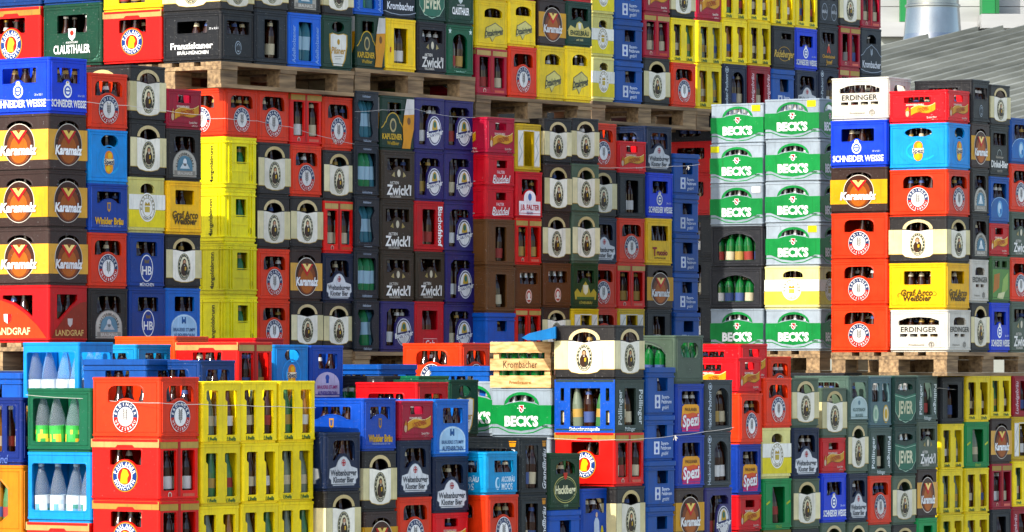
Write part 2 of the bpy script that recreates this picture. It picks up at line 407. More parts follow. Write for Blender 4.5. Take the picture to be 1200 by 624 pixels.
@design('FRB', '#212226', 'black crate with plain white lettering under window', 'plain black')
def _(c):
    if c.side:
        c.hole(RR(.25, .58, .76, .82, .02))
        c.text('Franziskaner', .5, .33, .12, WH, .72, 2, .03, 0, 0, True); c.text('BRÄU-MÜNCHEN', .52, .19, .065, WH, .58, 2, .025)
        c.text('20 x 0,5 l', .87, .66, .04, '#d8d8d8', .18)
    else:
        c.hole(RR(.16, .56, .84, .82, .03))
        c.ell('emblem', .5, .29, .1, .135, '#a8b4bc', 0); c.ell('emblem', .5, .29, .085, .12, '#2c343c', 1)
        c.ell('emblem', .5, .29, .06, .085, '#aab6be', 2); c.poly('emblem', [(.42, .23), (.58, .23), (.55, .32), (.5, .37), (.45, .32)], '#3a424a', 3)
@design('CLAU', '#0b4a32', 'green crate with white shield and white lettering', 'white-lettered green')
def _(c):
    c.hole(OVER(c, .25, .75, .53, .82, .5, .5, .09, .1, .02, .015))
    c.poly('emblem', [(.5 - .09 / c.a, .6), (.5 + .09 / c.a, .6), (.5 + .075 / c.a, .46), (.5, .4), (.5 - .075 / c.a, .46)], '#d8e0dc', 0)
    c.ell('emblem', .5, .53, .045, .045, '#b03a30', 1, 14)
    c.text('CLAUSTHALER', .5, .27, .13, WH, .62, 2, .03, 0, 0, True); c.text('ALKOHOLFREI', .5, .38, .03, WH, .3)
    for k in range(5): c.line('ray_lines', [(.78 + .04 * k, .05), (.98, .12 + .05 * k)], .008, '#5a8a74', 0)
@design('WINK', '#0c3f9c', 'blue crate with yellow lettering and small lion crest', 'yellow-lettered blue')
def _(c):
    c.hole(OVER(c, .2, .8, .6, .84, .5, .4, .3 * c.a, .3, .03, 0))
    c.poly('emblem', [(.5 - .05 / c.a, .62), (.5 + .05 / c.a, .62), (.5 + .045 / c.a, .47), (.5, .42), (.5 - .045 / c.a, .47)], '#b88a3c', 0)
    c.poly('emblem', [(.5 - .03 / c.a, .59), (.5 + .03 / c.a, .59), (.5 + .02 / c.a, .48), (.5 - .02 / c.a, .48)], '#4a5a8c', 1)
    c.text('Winkler Bräu', .5, .24, .13, '#d8a83a', .72, 2, .045, 0, 0, True); c.text('FAMILIENBRAUEREI SEIT 1428', .52, .135, .03, '#9aa4c0', .7)
@design('WARS', '#dfd68e', 'pale yellow crate with white band and round medallion', 'pale yellow')
def _(c):
    c.hole(ARCH(.34, .7, .74, .9, .8) if c.side else ARCH(.32, .7, .72, .89, .79, dip=.02))
    c.rect('band', 0, .42, 1, .69, '#f0eee0', 0); c.rect('band', 0, .1, 1, .41, '#e8d42a' if not c.side else '#e9cf78', 0)
    c.ell('emblem', .5, .46, .24, .26, '#f4f2e8', 1); c.ring('emblem', .5, .46, .215, .235, .012, '#a89a5a', 2); c.ring('emblem', .5, .46, .15, .17, .01, '#a89a5a', 2)
    c.arct('WARSTEINER', .5, .46, .18, .2, 200, -20, .04, '#5a5434', 3); c.arct('PREMIUM', .5, .46, .18, .2, 235, 305, .03, '#5a5434', 3)
    c.rect('emblem', .5 - .07 / c.a, .37, .5 + .07 / c.a, .47, '#c8b25a', 2); c.poly('emblem', [(.5 - .08 / c.a, .49), (.5 + .08 / c.a, .49), (.5 + .05 / c.a, .56), (.5, .52), (.5 - .05 / c.a, .56)], '#b8983a', 3)
@design('HB', '#0c3a88', 'blue crate with white-ringed oval crown emblem', 'oval-emblem blue')
def _(c):
    c.hole(OVER(c, .22, .78, .58, .84, .5, .36, .17, .25, .04, .03))
    c.ell('emblem', .5, .36, .175, .245, WH, 0); c.ell('emblem', .5, .36, .155, .225, '#1c3c90', 1)
    c.text('HB', .5, .32, .15, WH, .34, 2, .02); c.poly('emblem', [(.5 - .06 / c.a, .45), (.5 + .06 / c.a, .45), (.5 + .075 / c.a, .53), (.5, .5), (.5 - .075 / c.a, .53)], '#6a5a48', 2)
    c.text('MÜNCHEN', .5, .065, .055, WH, .5, 2)
@design('ARCHG', '#302c28', 'dark crate with grey arched label', 'arched-label dark')
def _(c):
    c.hole(OVER(c, .2, .8, .55, .86, .5, .1, .36, .5, .1, .02))
    def arch(r, h, m, l): c.poly('label_panel', ARCH(.5 - r, .5 + r, .08 + (.34 - r) * .3, h, .3), m, l)
    arch(.34, .6, '#8f8c84', 0); arch(.325, .585, '#b9b4a6', 1); arch(.22, .49, '#5f8494', 2)
    c.arct('KLOSTERBRAUEREI', .5, .28, .24, .245, 185, -5, .05, '#4a4844', 3); c.rect('label_panel', .2, .1, .8, .2, '#8d877c', 3); c.text('BRAUHAUS', .5, .15, .06, '#dcd6c8', .5, 4)
    c.ell('emblem', .5, .36, .055, .075, '#dfe4e4', 3, 14); c.poly('emblem', [(.36, .24), (.64, .24), (.56, .34), (.44, .34)], '#c8d0d0', 3)
@design('STAN', '#0f5fb4', 'blue crate with pale arched label and tower mark', 'pale arched-label blue')
def _(c):
    c.hole(RR(.24, .58, .8, .85, .03))
    c.poly('label_panel', ARCH(.14, .88, .06, .53, .3), '#9fc3dc', 0); c.line('label_panel', ARCH(.17, .85, .08, .51, .3)[1:] , .012, '#d0e0ea', 1)
    for x in (.46, .54): c.rect('emblem', x - .02, .36, x + .02, .48, '#2a5a94', 1)
    c.ell('emblem', .5, .41, .05, .03, '#2a5a94', 2, 12)
    c.text('BRAUEREI STUMPF', .51, .25, .06, '#3a5a86', .62, 2); c.text('ALPENBRONN', .51, .14, .08, '#3a5a86', .6, 2)
@design('STAV', '#1748a8', 'blue crate with lilac arched label', 'lilac-label blue')
def _(c):
    c.hole(RR(.24, .58, .8, .85, .03))
    c.poly('label_panel', ARCH(.14, .86, .06, .52, .3), '#d3c8e4', 0)
    c.ell('emblem', .5, .42, .06, .055, '#3a5ab0', 1, 16); c.rect('emblem', .46, .32, .54, .38, '#3a5ab0', 1)
    c.text('BRAUEREI STUMPF', .5, .25, .06, '#b25a8c', .6, 2); c.text('ALPHERRSBRONN', .5, .14, .07, '#5a4a9c', .58, 2)
@design('SPEZ', '#1290de', 'sky-blue rounded crate with orange double-disc emblem', 'sky-blue', h=.275)
def _(c):
    c.hole(OV(.5, .8, .24, .1) if c.side else OV(.52, .79, .22, .13))
    c.ring('emblem', .5, .42, .38 * (1.35 if c.side else .78), .3, .03, '#3f9be2', 0); c.ring('emblem', .55, .4, .3 * (1.3 if c.side else .8), .22, .05, '#5bb2ee', 1, 120, 330)
    c.ell('emblem', .5, .5, .115, .115, '#f08a1a', 2, 20); c.ell('emblem', .5, .3, .115, .115, '#f4a020', 2, 20)
    c.ell('emblem', .52, .52, .06, .06, '#f8c24a', 3, 14); c.ell('emblem', .48, .28, .06, .06, '#f8d060', 3, 14)
    c.rect('emblem', .5 - .14 / c.a, .35, .5 + .14 / c.a, .46, '#f6ecc8', 4); c.text('Spezi', .5, .405, .09, '#1c2c5c', .4, 5, .03)
@design('DUNK', '#f8bc00', 'golden yellow crate with dark ornate lettering', 'ornate-lettered yellow')
def _(c):
    c.hole(RR(.22, .56, .76, .83, .025) if not c.side else RR(.27, .54, .74, .83, .02))
    c.text('Graf Arco', .5, .37, .13, '#5a4410', .74, 2, .03, .1); c.text('Weißbier', .5, .25, .12, '#4c3a12', .66, 2, .03, .1)
    for k in range(7): c.ring('emblem', .2 + .1 * k, .31 + .05 * math.sin(k * 2.2), .055, .05, .012, '#6a5212', 1, 40 * k, 40 * k + 230, 16)
@design('RIBB', '#d01820', 'low red crate with tan scroll banner', 'scroll-banner red', h=.205)
def _(c):
    c.hole(RR(.3, .66, .68, .86, .02) if not c.side else RR(.26, .62, .72, .8, .015))
    y0, hx = .26, (.9 if not c.side else .8); x0 = .22 if not c.side else .38
    P = []; Q = []
    for k in range(9):
        t = k / 8; x = x0 + (hx - x0) * t; y = y0 + .16 * t + .05 * math.sin(t * 6.28)
        P.append((x, y - .03)); Q.append((x, y + .19))
    c.poly('banner', P + Q[::-1], '#d89c42', 1); c.line('banner', Q, .02, '#f0d89a', 2); c.line('banner', P, .02, '#8c4a18', 2)
    import math as m_
    a = m_.degrees(m_.atan2(.16 * c.H, (hx - x0) * c.W))
    c.text('LÖSCHZWERG', (x0 + hx) / 2, y0 + .16, .12, '#a8321c', (hx - x0) * .86, 3, .02, 0, a)
    c.text('SCHWABEN BRÄU', .45, .565, .05, '#e8d8c8', .36, 2); c.text('Spezial Bier', .74, .17, .05, '#e8d8c8', .3, 2); c.text('unfiltriert', .78, .09, .045, '#e8d8c8', .25, 2)
    c.ell('emblem', x0 - .06, .3, .06, .1, '#d8b89a', 1, 12); c.poly('emblem', [(x0 - .1, .38), (x0 - .02, .38), (x0 - .05, .52)], '#c8862a', 2)
@design('RIBC', '#a1112f', 'low crimson crate with tan scroll banner', 'scroll-banner crimson', h=.205)
def _(c): T['RIBB']['fn'](c)
@design('BUDD', '#c41122', 'low red crate with white script lettering', 'script-lettered red', h=.185, bottles='brown')
def _(c):
    c.hole(RR(.36, .6, .72, .84, .02))
    c.text('FALTER', .5, .47, .09, '#f0d8d8', .3, 2); c.text('Buddel', .52, .26, .24, WH, .6, 2, .015, .3)
    c.line('lettering', [(.25, .12), (.5, .14), (.8, .18)], .03, WH, 2)
@design('FALT', '#bd1420', 'red crate with white stepped label and red lettering', 'white-label red')
def _(c):
    c.hole(OVER(c, .2, .8, .5, .84, .5, .42, .22, .2, .03, .01))
    c.rect('label_panel', .1, .07, .9, .37, '#f0e6e4', 0); c.poly('label_panel', ARCH(.28, .72, .36, .6, .44), '#f0e6e4', 1)
    c.ell('emblem', .5, .46, .07, .08, '#5a78b0', 2, 16); c.text('J.B. FALTER', .5, .24, .11, '#b81c2c', .72, 2, .03); c.text('REGEN', .5, .12, .055, '#5a5a80', .4, 2)
@design('YELS', '#f4e400', 'ribbed lemon-yellow crate with small square window', 'ribbed yellow', ribs=True, bottles='green')
def _(c):
    if c.side:
        c.hole(RR(.2, .45, .36, .8, .02)); c.text('Mangoldsbrunn', .72, .47, .1, '#3c3a10', .72, 2, .02, 0, 90)
    else:
        c.hole(RR(.36, .5, .68, .83, .02)); c.ell('emblem', .8, .24, .05, .07, '#b8a810', 0, 12)
@design('ADEL', '#1d2733', 'charcoal-navy crate with waisted tall window', 'waisted navy', bottles='pet')
def _(c):
    c.hole([(.2, .12), (.68, .12), (.74, .2), (.66, .45), (.66, .6), (.78, .74), (.74, .82), (.14, .82), (.1, .74), (.22, .6), (.22, .45), (.14, .2)])
    c.text('Adelholzener', .46, .9, .045, '#aab6c4', .66, 2); c.text('Adelholzener', .5, .055, .045, '#aab6c4', .5, 2)
@design('ADEW', '#232b35', 'charcoal crate with wide window of water bottles', 'wide-window charcoal', bottles='pet')
def _(c):
    c.hole(RR(.12, .2, .86, .82, .05)); c.text('Adelholzener', .5, .9, .045, '#8e9aa8', .7, 2); c.text('Adelholzener', .5, .09, .055, '#aab6c4', .5, 2)
def zwick(c):
    c.hole(OVER(c, .16, .84, .6, .85, .5, .45, .2, .24, .02, 0))
    c.ell('emblem', .5, .55, .05, .075, '#d8d0b8', 1, 14)
    for d in (-1, 1): c.poly('emblem', [(.5 + d * .12 / c.a, .47), (.5 + d * .22 / c.a, .5), (.5 + d * .14 / c.a, .58)], '#a89868', 1)
    c.text('AKTIEN', .36, .36, .055, '#d8d4c8', .34, 2); c.text("Zwick'l", .5, .22, .19, '#eceae2', .72, 2, .03, .05, 0, True); c.text('KELLERBIER', .4, .09, .045, '#c8c4b8', .4, 2)
@design('ZWIC', '#463a2a', 'dark olive-brown crate with white gothic lettering', 'gothic-lettered olive')
def _(c): zwick(c)
@design('ZWIK', '#2a2730', 'dark slate crate with white gothic lettering', 'gothic-lettered slate')
def _(c): zwick(c)
@design('ZWIG', '#4c584a', 'dark green crate with white gothic lettering', 'gothic-lettered green')  # green lightened, the lower-right haze is put into the colour
def _(c): zwick(c)
@design('BAYR', '#302d62', 'violet-navy crate with large round emblem at right', 'round-emblem violet')
def _(c):
    c.hole([(.14, .12), (.38, .12), (.4, .3), (.42, .55), (.55, .7), (.84, .7), (.84, .8), (.76, .86), (.26, .86), (.16, .78)])
    cx, cy = .655, .39
    c.ell('emblem', cx, cy, .235, .275, '#dcdce6', 0); c.ell('emblem', cx, cy, .215, .255, '#1c2048', 1); c.ell('emblem', cx, cy, .19, .23, '#e2e0dc', 2)
    c.poly('emblem', [(cx - .1 / c.a, .4), (cx + .1 / c.a, .4), (cx + .06 / c.a, .56), (cx, .6), (cx - .06 / c.a, .56)], '#c0a050', 3); c.ell('emblem', cx, .5, .05, .06, '#3a6a5a', 4, 12)
    c.poly('emblem', [(cx - .2 / c.a, .26), (cx + .2 / c.a, .32), (cx + .2 / c.a, .43), (cx - .2 / c.a, .37)], '#20285c', 4); c.text('Bayreuther', cx, .345, .1, WH, .56, 5, .02, .1, 8)
    c.arct('BRAUHAUS', cx, cy, .2, .235, 220, 320, .03, '#c8c8d8', 4)
@design('BISC', '#c9121c', 'red crate with white lettering running up its right side', 'side-lettered red')
def _(c):
    c.hole(RR(.26, .14, .7, .84, .03)); c.text('Bischofshof', .85, .5, .14, WH, .8, 2, .03, 0, -90)
@design('KAPZ', '#0c3d28', 'green crate with gold lettering and wheat-beer glass', 'beer-glass green')
def _(c):
    c.hole(OVER(c, .2, .6, .66, .88, .36, .46, .2, .24, .03, .0))
    c.ring('emblem', .36, .44, .235, .26, .022, '#c8a84e', 0, 15, 165); c.ell('emblem', .36, .46, .1, .13, '#b8a878', 1, 18); c.ell('emblem', .36, .46, .065, .09, '#3a4a3a', 2, 16)
    c.line('emblem', [(.02, .4), (.08, .44), (.14, .52)], .022, '#c8a84e', 0); c.line('emblem', [(.58, .52), (.64, .44), (.68, .42)], .022, '#c8a84e', 0)
    c.text('KAPUZINER', .33, .25, .1, '#d8b452', .58, 2, .03); c.text('Weißbier', .36, .13, .065, '#c8a84e', .4, 2)
    c.poly('glass_print', [(.62, .04), (.86, .04), (.9, .2), (.97, .4), (.98, .68), (.68, .66), (.64, .42), (.66, .2)], '#d8921c', 3)
    c.poly('glass_print', [(.68, .66), (.98, .68), (.98, .96), (.76, .96)], '#d8d4cc', 3); c.ell('glass_print', .82, .55, .05, .07, '#7a5430', 4, 14)
@design('BLUV', '#1560cc', 'blue crate with pale lettering up both sides', 'side-lettered blue', bottles='pet')
def _(c):
    c.hole(RR(.3, .12, .72, .84, .03))
    for x, r in ((.15, 90), (.85, 90)): c.text('Adelholzener', x, .42, .1, '#7fa4dc', .7, 2, .02, 0, r)
@design('BITB', '#105038', 'green crate with tall white barrel-shaped label', 'barrel-label green')
def _(c):
    c.hole(OV(.52, .8, .2, .1))
    c.poly('label_panel', [(.36, .06), (.66, .06), (.76, .2), (.82, .45), (.82, .66), (.7, .685), (.52, .66), (.34, .685), (.24, .66), (.24, .45), (.28, .2)], '#c8a452', 0)
    c.poly('label_panel', [(.38, .075), (.64, .075), (.72, .2), (.78, .45), (.78, .65), (.68, .67), (.52, .645), (.36, .67), (.28, .65), (.28, .45), (.32, .2)], '#eceade', 1)
    c.ell('emblem', .53, .52, .045, .055, '#c8a452', 2, 12); c.text('Pilsner', .53, .36, .12, '#c09028', .44, 2, .025, .15); c.line('lettering', [(.4, .24), (.66, .26)], .012, '#8a8678', 2); c.line('lettering', [(.42, .2), (.6, .21)], .01, '#8a8678', 2)
@design('YELW', '#f6cc08', 'plain yellow crate with tall open window', 'plain yellow')
def _(c):
    c.hole(RR(.27, .15, .72, .82, .01)); c.rect('emblem', .14, .35, .18, .45, '#c83a20', 0)
@design('GRNW', '#0d5a3a', 'green crate with tall arched window and white stars', 'star-marked green')
def _(c):
    c.hole(ARCH(.24, .76, .15, .83, .68))
    for x in (.14, .88):
        P = []
        for k in range(10):
            r = .07 if k % 2 == 0 else .03; t = math.pi / 2 + k * math.pi / 5; P.append((x + r / c.a * math.cos(t), .88 + r * math.sin(t)))
        c.poly('star#%d' % (x > .5), P, '#cfe4d8', 0)
    c.text('* brauhaus *', .5, .08, .06, '#9cc8b0', .8, 2)
@design('OTT', '#fcd600', 'yellow crate with white ribbon badge and grey lettering', 'ribbon-badge yellow')
def _(c):
    c.hole(ARCH(.26, .82, .66, .86, .76))
    B = [(.26, .2), (.42, .24), (.5, .14), (.6, .26), (.84, .32), (.82, .46), (.72, .5), (.6, .56), (.46, .5), (.3, .44)]
    c.poly('emblem', B, '#5a5c50', 0); cxx = sum(p[0] for p in B) / 10; cyy = sum(p[1] for p in B) / 10
    c.poly('emblem', [(cxx + (x - cxx) * .92, cyy + (y - cyy) * .9) for x, y in B], '#dfd58a', 1)
    c.text('Ottakringer', .55, .345, .12, '#4a5048', .6, 3, .03, .2, 9)
@design('CRES', '#0e4634', 'dark green crate with wide cream crest', 'cream-crest green')
def _(c):
    c.hole(OVER(c, .2, .82, .58, .85, .5, .4, .2, .26, .02, 0))
    c.poly('emblem', [(.1, .22), (.9, .22), (.96, .34), (.84, .46), (.66, .4), (.6, .52), (.5, .56), (.4, .52), (.34, .4), (.16, .46), (.04, .34)], '#d0c070', 0)
    c.text('ENGELBRÄU', .5, .3, .1, '#2a4a30', .7, 2, .03); c.poly('emblem', [(.44, .52), (.56, .52), (.54, .4), (.5, .37), (.46, .4)], '#e8e4d4', 2); c.text('seit 1668', .5, .15, .05, '#d0c890', .4, 2)
@design('BLUT', '#0f4c98', 'blue ledge-rimmed crate with white text block', 'ledge-rim blue', h=.25, ledge=True)
def _(c):
    c.hole(RR(.36, .5, .74, .78, .02))
    c.rect('emblem', .28, .14, .47, .42, '#d4dcea', 0); c.ell('emblem', .375, .34, .05, .045, '#2850a8', 1, 12); c.ell('emblem', .375, .21, .05, .045, '#2850a8', 1, 12)
    c.text('Bayern-', .66, .38, .075, '#cfd8ea', .3, 2); c.text('Petzbrunn', .69, .28, .075, '#cfd8ea', .36, 2); c.text('gmbH', .65, .16, .08, '#cfd8ea', .28, 2, .015, .2)
@design('YEL2', '#fbdc00', 'bright yellow crate with twin tall windows', 'twin-window yellow', bottles='soda')
def _(c):
    xs = ((.1, .4), (.58, .88)) if not c.side else ((.08, .3), (.39, .61), (.7, .92))
    for x0, x1 in xs:
        c.hole([(x0 + .02, .15), (x1 - .01, .15), (x1, .17), (x1, .84), (x1 - .02, .86), (x0 + .02, .86), (x0, .84), (x0, .72), (x0 + .05, .68), (x0 + .05, .17)])
        c.text('Libella', (x0 + x1) / 2, .085, .065, '#1a5a2a', x1 - x0, 2, .04, .25)
@design('RADE', '#22242c', 'black crate with gold script in an oval', 'gold-script black')
def _(c):
    c.hole(RR(.4, .7, .82, .84, .02)); c.ring('emblem', .52, .36, .28, .17, .014, '#b08a3c', 0); c.text('Radeberger', .52, .36, .16, '#d8b868', .86, 2, .015, .25, 0, True)
@design('LODE', '#1f2430', 'dark crate with small red figure and gold lettering', 'red-figure dark')
def _(c):
    c.hole(RR(.2, .58, .78, .84, .03))
    c.poly('emblem', [(.42, .36), (.47, .36), (.5, .44), (.54, .36), (.6, .36), (.54, .52), (.46, .52)], '#c83a28', 0); c.ell('emblem', .5, .55, .03, .03, '#d8a890', 1, 10)
    c.text('Clodenheimer', .5, .28, .075, '#d8a850', .8, 2, .02); c.text('Josef', .52, .15, .1, '#d8a850', .4, 2, .02)
@design('KROM', '#1f2a3a', 'slate-navy crate with white arch line and lettering', 'arch-line slate')
def _(c):
    c.hole(ARCH(.28, .72, .68, .87, .76)); P = [(0, .42), (.1, .45), (.25, .56), (.5, .66), (.75, .56), (.9, .45), (1, .42)]
    c.line('emblem', P, .014, '#9aa4b0', 0); c.line('emblem', [(.0, .14), (.2, .1), (.5, .08), (.8, .1), (1, .14)], .014, '#9aa4b0', 0)
    c.text('Krombacher', .5, .25, .14, '#e4e8ec', .86, 2, .02, 0, 0, True); wheat(c, .5, .48, .06, '#b0bac4', 1)
@design('JEVE', '#15453a', 'dark green crate with ringed label and tall cream capitals', 'ringed-label green', bottles='silver')
def _(c):
    c.hole(ARCH(.2, .8, .74, .86, .8, dip=.04))
    c.poly('label_panel', [(.06, .66), (.5, .6), (.94, .66), (.92, .3), (.76, .14), (.5, .08), (.24, .14), (.08, .3)], '#2f6a54', 0)
    c.line('label_panel', [(.06, .66), (.08, .3), (.24, .14), (.5, .08), (.76, .14), (.92, .3), (.94, .66)], .016, '#a8c8b0', 1)
    c.text('JEVER', .5, .38, .24, '#d6d6b4', .62, 2, .03, 0, 0, True); c.line('label_panel', [(.06, .62), (.5, .56), (.94, .62)], .012, '#a8c8b0', 1)
@design('YELC', '#d6b448', 'mustard crate with white side panels round tall window', 'white-panelled mustard')
def _(c):
    c.hole(RR(.34, .12, .68, .84, .02))
    for a, b in ((.1, .3), (.72, .92)):
        e = 'panel#%d' % (a > .5); c.rect(e, a, .1, b, .86, '#e4e0d4', 0)
        c.line(e, [(a + .02, .2), (b - .05, .4), (a + .05, .6), (b - .02, .8)], .03, '#b8bcb4', 1)
    c.rect('panel', .3, .85, .72, .87, '#e4e0d4', 0)
@design('BRN1', '#5a3a1e', 'plain brown crate with one tall window', 'tall-window brown')
def _(c): c.hole(RR(.3, .12, .68, .84, .03))
@design('BRN2', '#5c3318', 'brown crate with wide window and small pale oval', 'small-oval brown', bottles='silver')
def _(c):
    c.hole(RR(.17, .56, .83, .82, .03)); c.ell('emblem', .5, .28, .12, .16, '#d8b8a8', 0); c.ell('emblem', .5, .28, .09, .13, '#b03a30', 1); c.ell('emblem', .5, .3, .06, .07, '#e2d8cc', 2, 14); c.poly('emblem', [(.42, .2), (.58, .2), (.5, .3)], '#e2d8cc', 3)
@design('WELT', '#1b2c4e', 'navy crate with white scalloped label and red cross', 'scalloped-label navy')
def _(c):
    c.hole(OVER(c, .2, .82, .52, .86, .5, .34, .24, .28, .1, .02))
    B = [(.14, .12), (.2, .08), (.8, .08), (.86, .12), (.86, .18), (.92, .22), (.9, .38), (.72, .42), (.66, .52), (.58, .58), (.5, .6), (.42, .58), (.34, .52), (.28, .42), (.1, .38), (.08, .22), (.14, .18)]
    c.poly('label_panel', B, '#5a6270', 0); c.poly('label_panel', [(.5 + (x - .5) * .96, .33 + (y - .33) * .95) for x, y in B], '#d4d6d6', 1)
    c.ring('emblem', .5, .48, .06, .06, .012, '#b03038', 2, n=16); c.rect('emblem', .5 - .012 / c.a, .435, .5 + .012 / c.a, .525, '#b03038', 3); c.rect('emblem', .5 - .045 / c.a, .468, .5 + .045 / c.a, .492, '#b03038', 4)
    c.text('Weltenburger', .5, .31, .1, '#3c4450', .74, 2, .03); c.text('Kloster Bier', .5, .19, .095, '#3c4450', .58, 2, .03); c.line('lettering', [(.3, .115), (.7, .115)], .012, '#787e86', 2)
@design('GRNC', '#1c4a26', 'green crate with gold lions crest', 'gold-crest green')
def _(c):
    c.hole(OVER(c, .2, .8, .56, .84, .5, .4, .22, .28, .02, 0))
    c.poly('emblem', [(.12, .2), (.88, .2), (.9, .36), (.8, .44), (.68, .34), (.6, .5), (.5, .6), (.4, .5), (.32, .34), (.2, .44), (.1, .36)], '#b09a3c', 0)
    c.poly('emblem', [(.4, .52), (.6, .52), (.58, .36), (.5, .3), (.42, .36)], '#d8d0b0', 1); c.rect('emblem', .18, .2, .82, .26, '#3a5a2c', 1); c.text('LÖWENBRÄU', .5, .13, .055, '#c0b060', .6, 2)
@design('TRUC', '#f6c400', 'yellow crate with dark red capital and lettering', 'red-lettered yellow')
def _(c):
    c.hole(RR(.2, .52, .82, .84, .02)); c.text('T', .32, .29, .17, '#8c1c14', .2, 2, .05); c.text('rucolo', .6, .27, .11, '#8c1c14', .46, 2, .045); c.text('HOPFENTRÄUME', .52, .15, .04, '#6a5210', .56, 2)
def beck(c):
    c.hole(ARCH(.29, .73, .71, .87, .74, dip=-.045)); g = '#0a7f38'
    B = [(0, .2), (.12, .2), (.3, .1), (.5, .07), (.7, .1), (.88, .2), (1, .2)]
    c.poly('band', [(0, .27), (.1, .27), (.28, .17), (.5, .13), (.72, .17), (.9, .27), (1, .27), (1, .66), (.79, .66), (.72, .69), (.5, .74), (.3, .69), (.23, .66), (0, .66)], g, 0)
    n = 12; P = []; Q = []
    for k in range(n + 1):
        t = math.pi * k / n; P.append((.51 + .29 * math.cos(t), .66 + .27 * math.sin(t)))
        Q.append((.51 + .22 * math.cos(t), .74 + .13 * math.sin(t)))
    c.poly('band', P + [(.22, .66), (.29, .72)] + Q[::-1] + [(.73, .72), (.8, .66)], g, 1)
    c.line('band', B, .022, g, 0)
    c.text("BECK'S", .51, .33, .19, WH, .56, 3, .05, 0, 0, True)
    c.poly('emblem', [(.47, .66), (.55, .66), (.545, .54), (.51, .5), (.475, .54)], WH, 3); c.poly('emblem', [(.48, .65), (.54, .65), (.535, .55), (.51, .52), (.485, .55)], '#c02428', 4); c.line('emblem', [(.49, .62), (.53, .55)], .02, WH, 5)
    c.rect('emblem', .44, .59, .465, .605, WH, 3); c.rect('emblem', .555, .59, .58, .605, WH, 3)
    c.text('BREMEN', .9, .235, .035, '#0a5a2a', .1, 2)
@design('BECK', '#939ea6', 'white-grey crate with green swoosh band', 'green-swoosh white', bottles='silver')
def _(c): beck(c)
@design('DARB', '#34353a', 'dark grey crate with wide arched opening and green bottles', 'arched-opening grey', bottles='green')
def _(c):
    if c.side: c.hole([(.16, .18), (.84, .18), (.85, .2), (.85, .6), (.78, .72), (.62, .8), (.5, .82), (.38, .8), (.22, .72), (.15, .6), (.15, .2)]); c.ring('emblem', .5, .5, .52, .38, .012, '#4c4d52', 0, 20, 160)
    else: c.hole([(.2, .62), (.28, .54), (.72, .54), (.8, .62), (.8, .78), (.7, .85), (.3, .85), (.2, .78)]); c.text('*', .5, .25, .12, '#6a746a', .2, 2); c.ring('emblem', .5, .28, .09, .09, .01, '#566056', 0)
@design('DARG', '#4c5a4c', 'grey-green crate with rounded window and faint star', 'faint-star grey', bottles='green')
def _(c): T['DARB']['fn'](c)
@design('ERDW', '#c2bdb0', 'white crate with black serif lettering', 'black-lettered white')
def _(c):
    s = c.side; x0, x1 = (.15, .85) if s else (.25, .76)
    c.hole([(x0, .64), (x1, .64), (x1, .74), (.7, .81), (.5, .83), (.3, .81), (x0, .74)])
    n = 4 if s else 2
    for k in range(n):
        a = x0 + (x1 - x0) * (k + .12) / n; b = x0 + (x1 - x0) * (k + .88) / n; c.hole(RR(a, .36, b, .43, .01))
    c.text('ERDINGER', .5, .535, .12, '#2a2622', .62 if s else .8, 2, .01, 0, 0, True)
    c.ring('emblem', .72 if s else .7, .17, .07, .075, .014, '#5a544c', 0, n=20); c.ring('emblem', .72 if s else .7, .17, .045, .05, .01, '#5a544c', 0, n=16); c.rect('emblem', (.72 if s else .7) - .008, .13, (.72 if s else .7) + .008, .21, '#5a544c', 0)
    c.text('Privatbrauerei', .46 if s else .34, .17, .045, '#8a8478', .3, 2)
@design('SPZ2', '#143a98', 'blue crate with orange-pink label and bold script', 'orange-pink-label blue')
def _(c):
    c.hole(RR(.2, .6, .82, .86, .03))
    c.poly('label_panel', [(.22, .05), (.8, .05), (.84, .2), (.8, .56), (.72, .6), (.3, .6), (.22, .56), (.18, .2)], '#e9a12a', 0)
    c.poly('label_panel', [(.22, .05), (.8, .05), (.84, .2), (.83, .26), (.6, .18), (.4, .22), (.19, .16)], '#c8246c', 1); c.poly('label_panel', [(.19, .3), (.4, .24), (.62, .2), (.82, .28), (.82, .4), (.6, .44), (.3, .4)], '#e06a4a', 1)
    c.text('PAULANER', .51, .5, .06, '#5a3410', .46, 3, .02); c.text('Spezi', .5, .285, .23, '#c41c68', .62, 3, .09, .1, 4); c.text('Spezi', .5, .29, .22, WH, .58, 4, .03, .1, 4)
@design('POLL', '#44564e', 'dark green crate with white lettering up both sides', 'side-lettered dark green')  # reflected light mixed into the green as a paler base
def _(c):
    c.hole(RR(.32, .14, .7, .84, .03)); c.text('Pöllinger', .16, .48, .13, '#cfd8d4', .74, 2, .02, 0, 90); c.text('Pöllinger', .86, .48, .13, '#cfd8d4', .74, 2, .02, 0, -90); c.text('Pöllinger', .5, .07, .07, '#cfd8d4', .5, 2)
@design('PO2', '#40524a', 'crate with wide blue bottle window and dark lettered end', 'blue-and-green', bottles='mixed')
def _(c):
    if not c.side: T['POLL']['fn'](c); return
    for x0, x1, y0, y1 in ((.1, .16, .6, .84), (.1, .16, .14, .42), (.26, .76, .12, .84), (.85, .91, .6, .84), (.85, .91, .14, .42)): c.hole(RR(x0, y0, x1, y1, .015))
    b = '#1848a0'
    for r in ((0, .0, .1, 1), (.16, .0, .26, 1), (.76, .0, .85, 1), (.91, 0, 1, 1), (.1, .84, .16, 1), (.1, 0, .16, .14), (.1, .42, .16, .6), (.26, .84, .76, 1), (.26, 0, .76, .12), (.85, .84, .91, 1), (.85, 0, .91, .14), (.85, .42, .91, .6)): c.rect('panel', *r, b, 0)
    c.text('Siebenbrunnquelle', .5, .07, .065, WH, .56, 2)
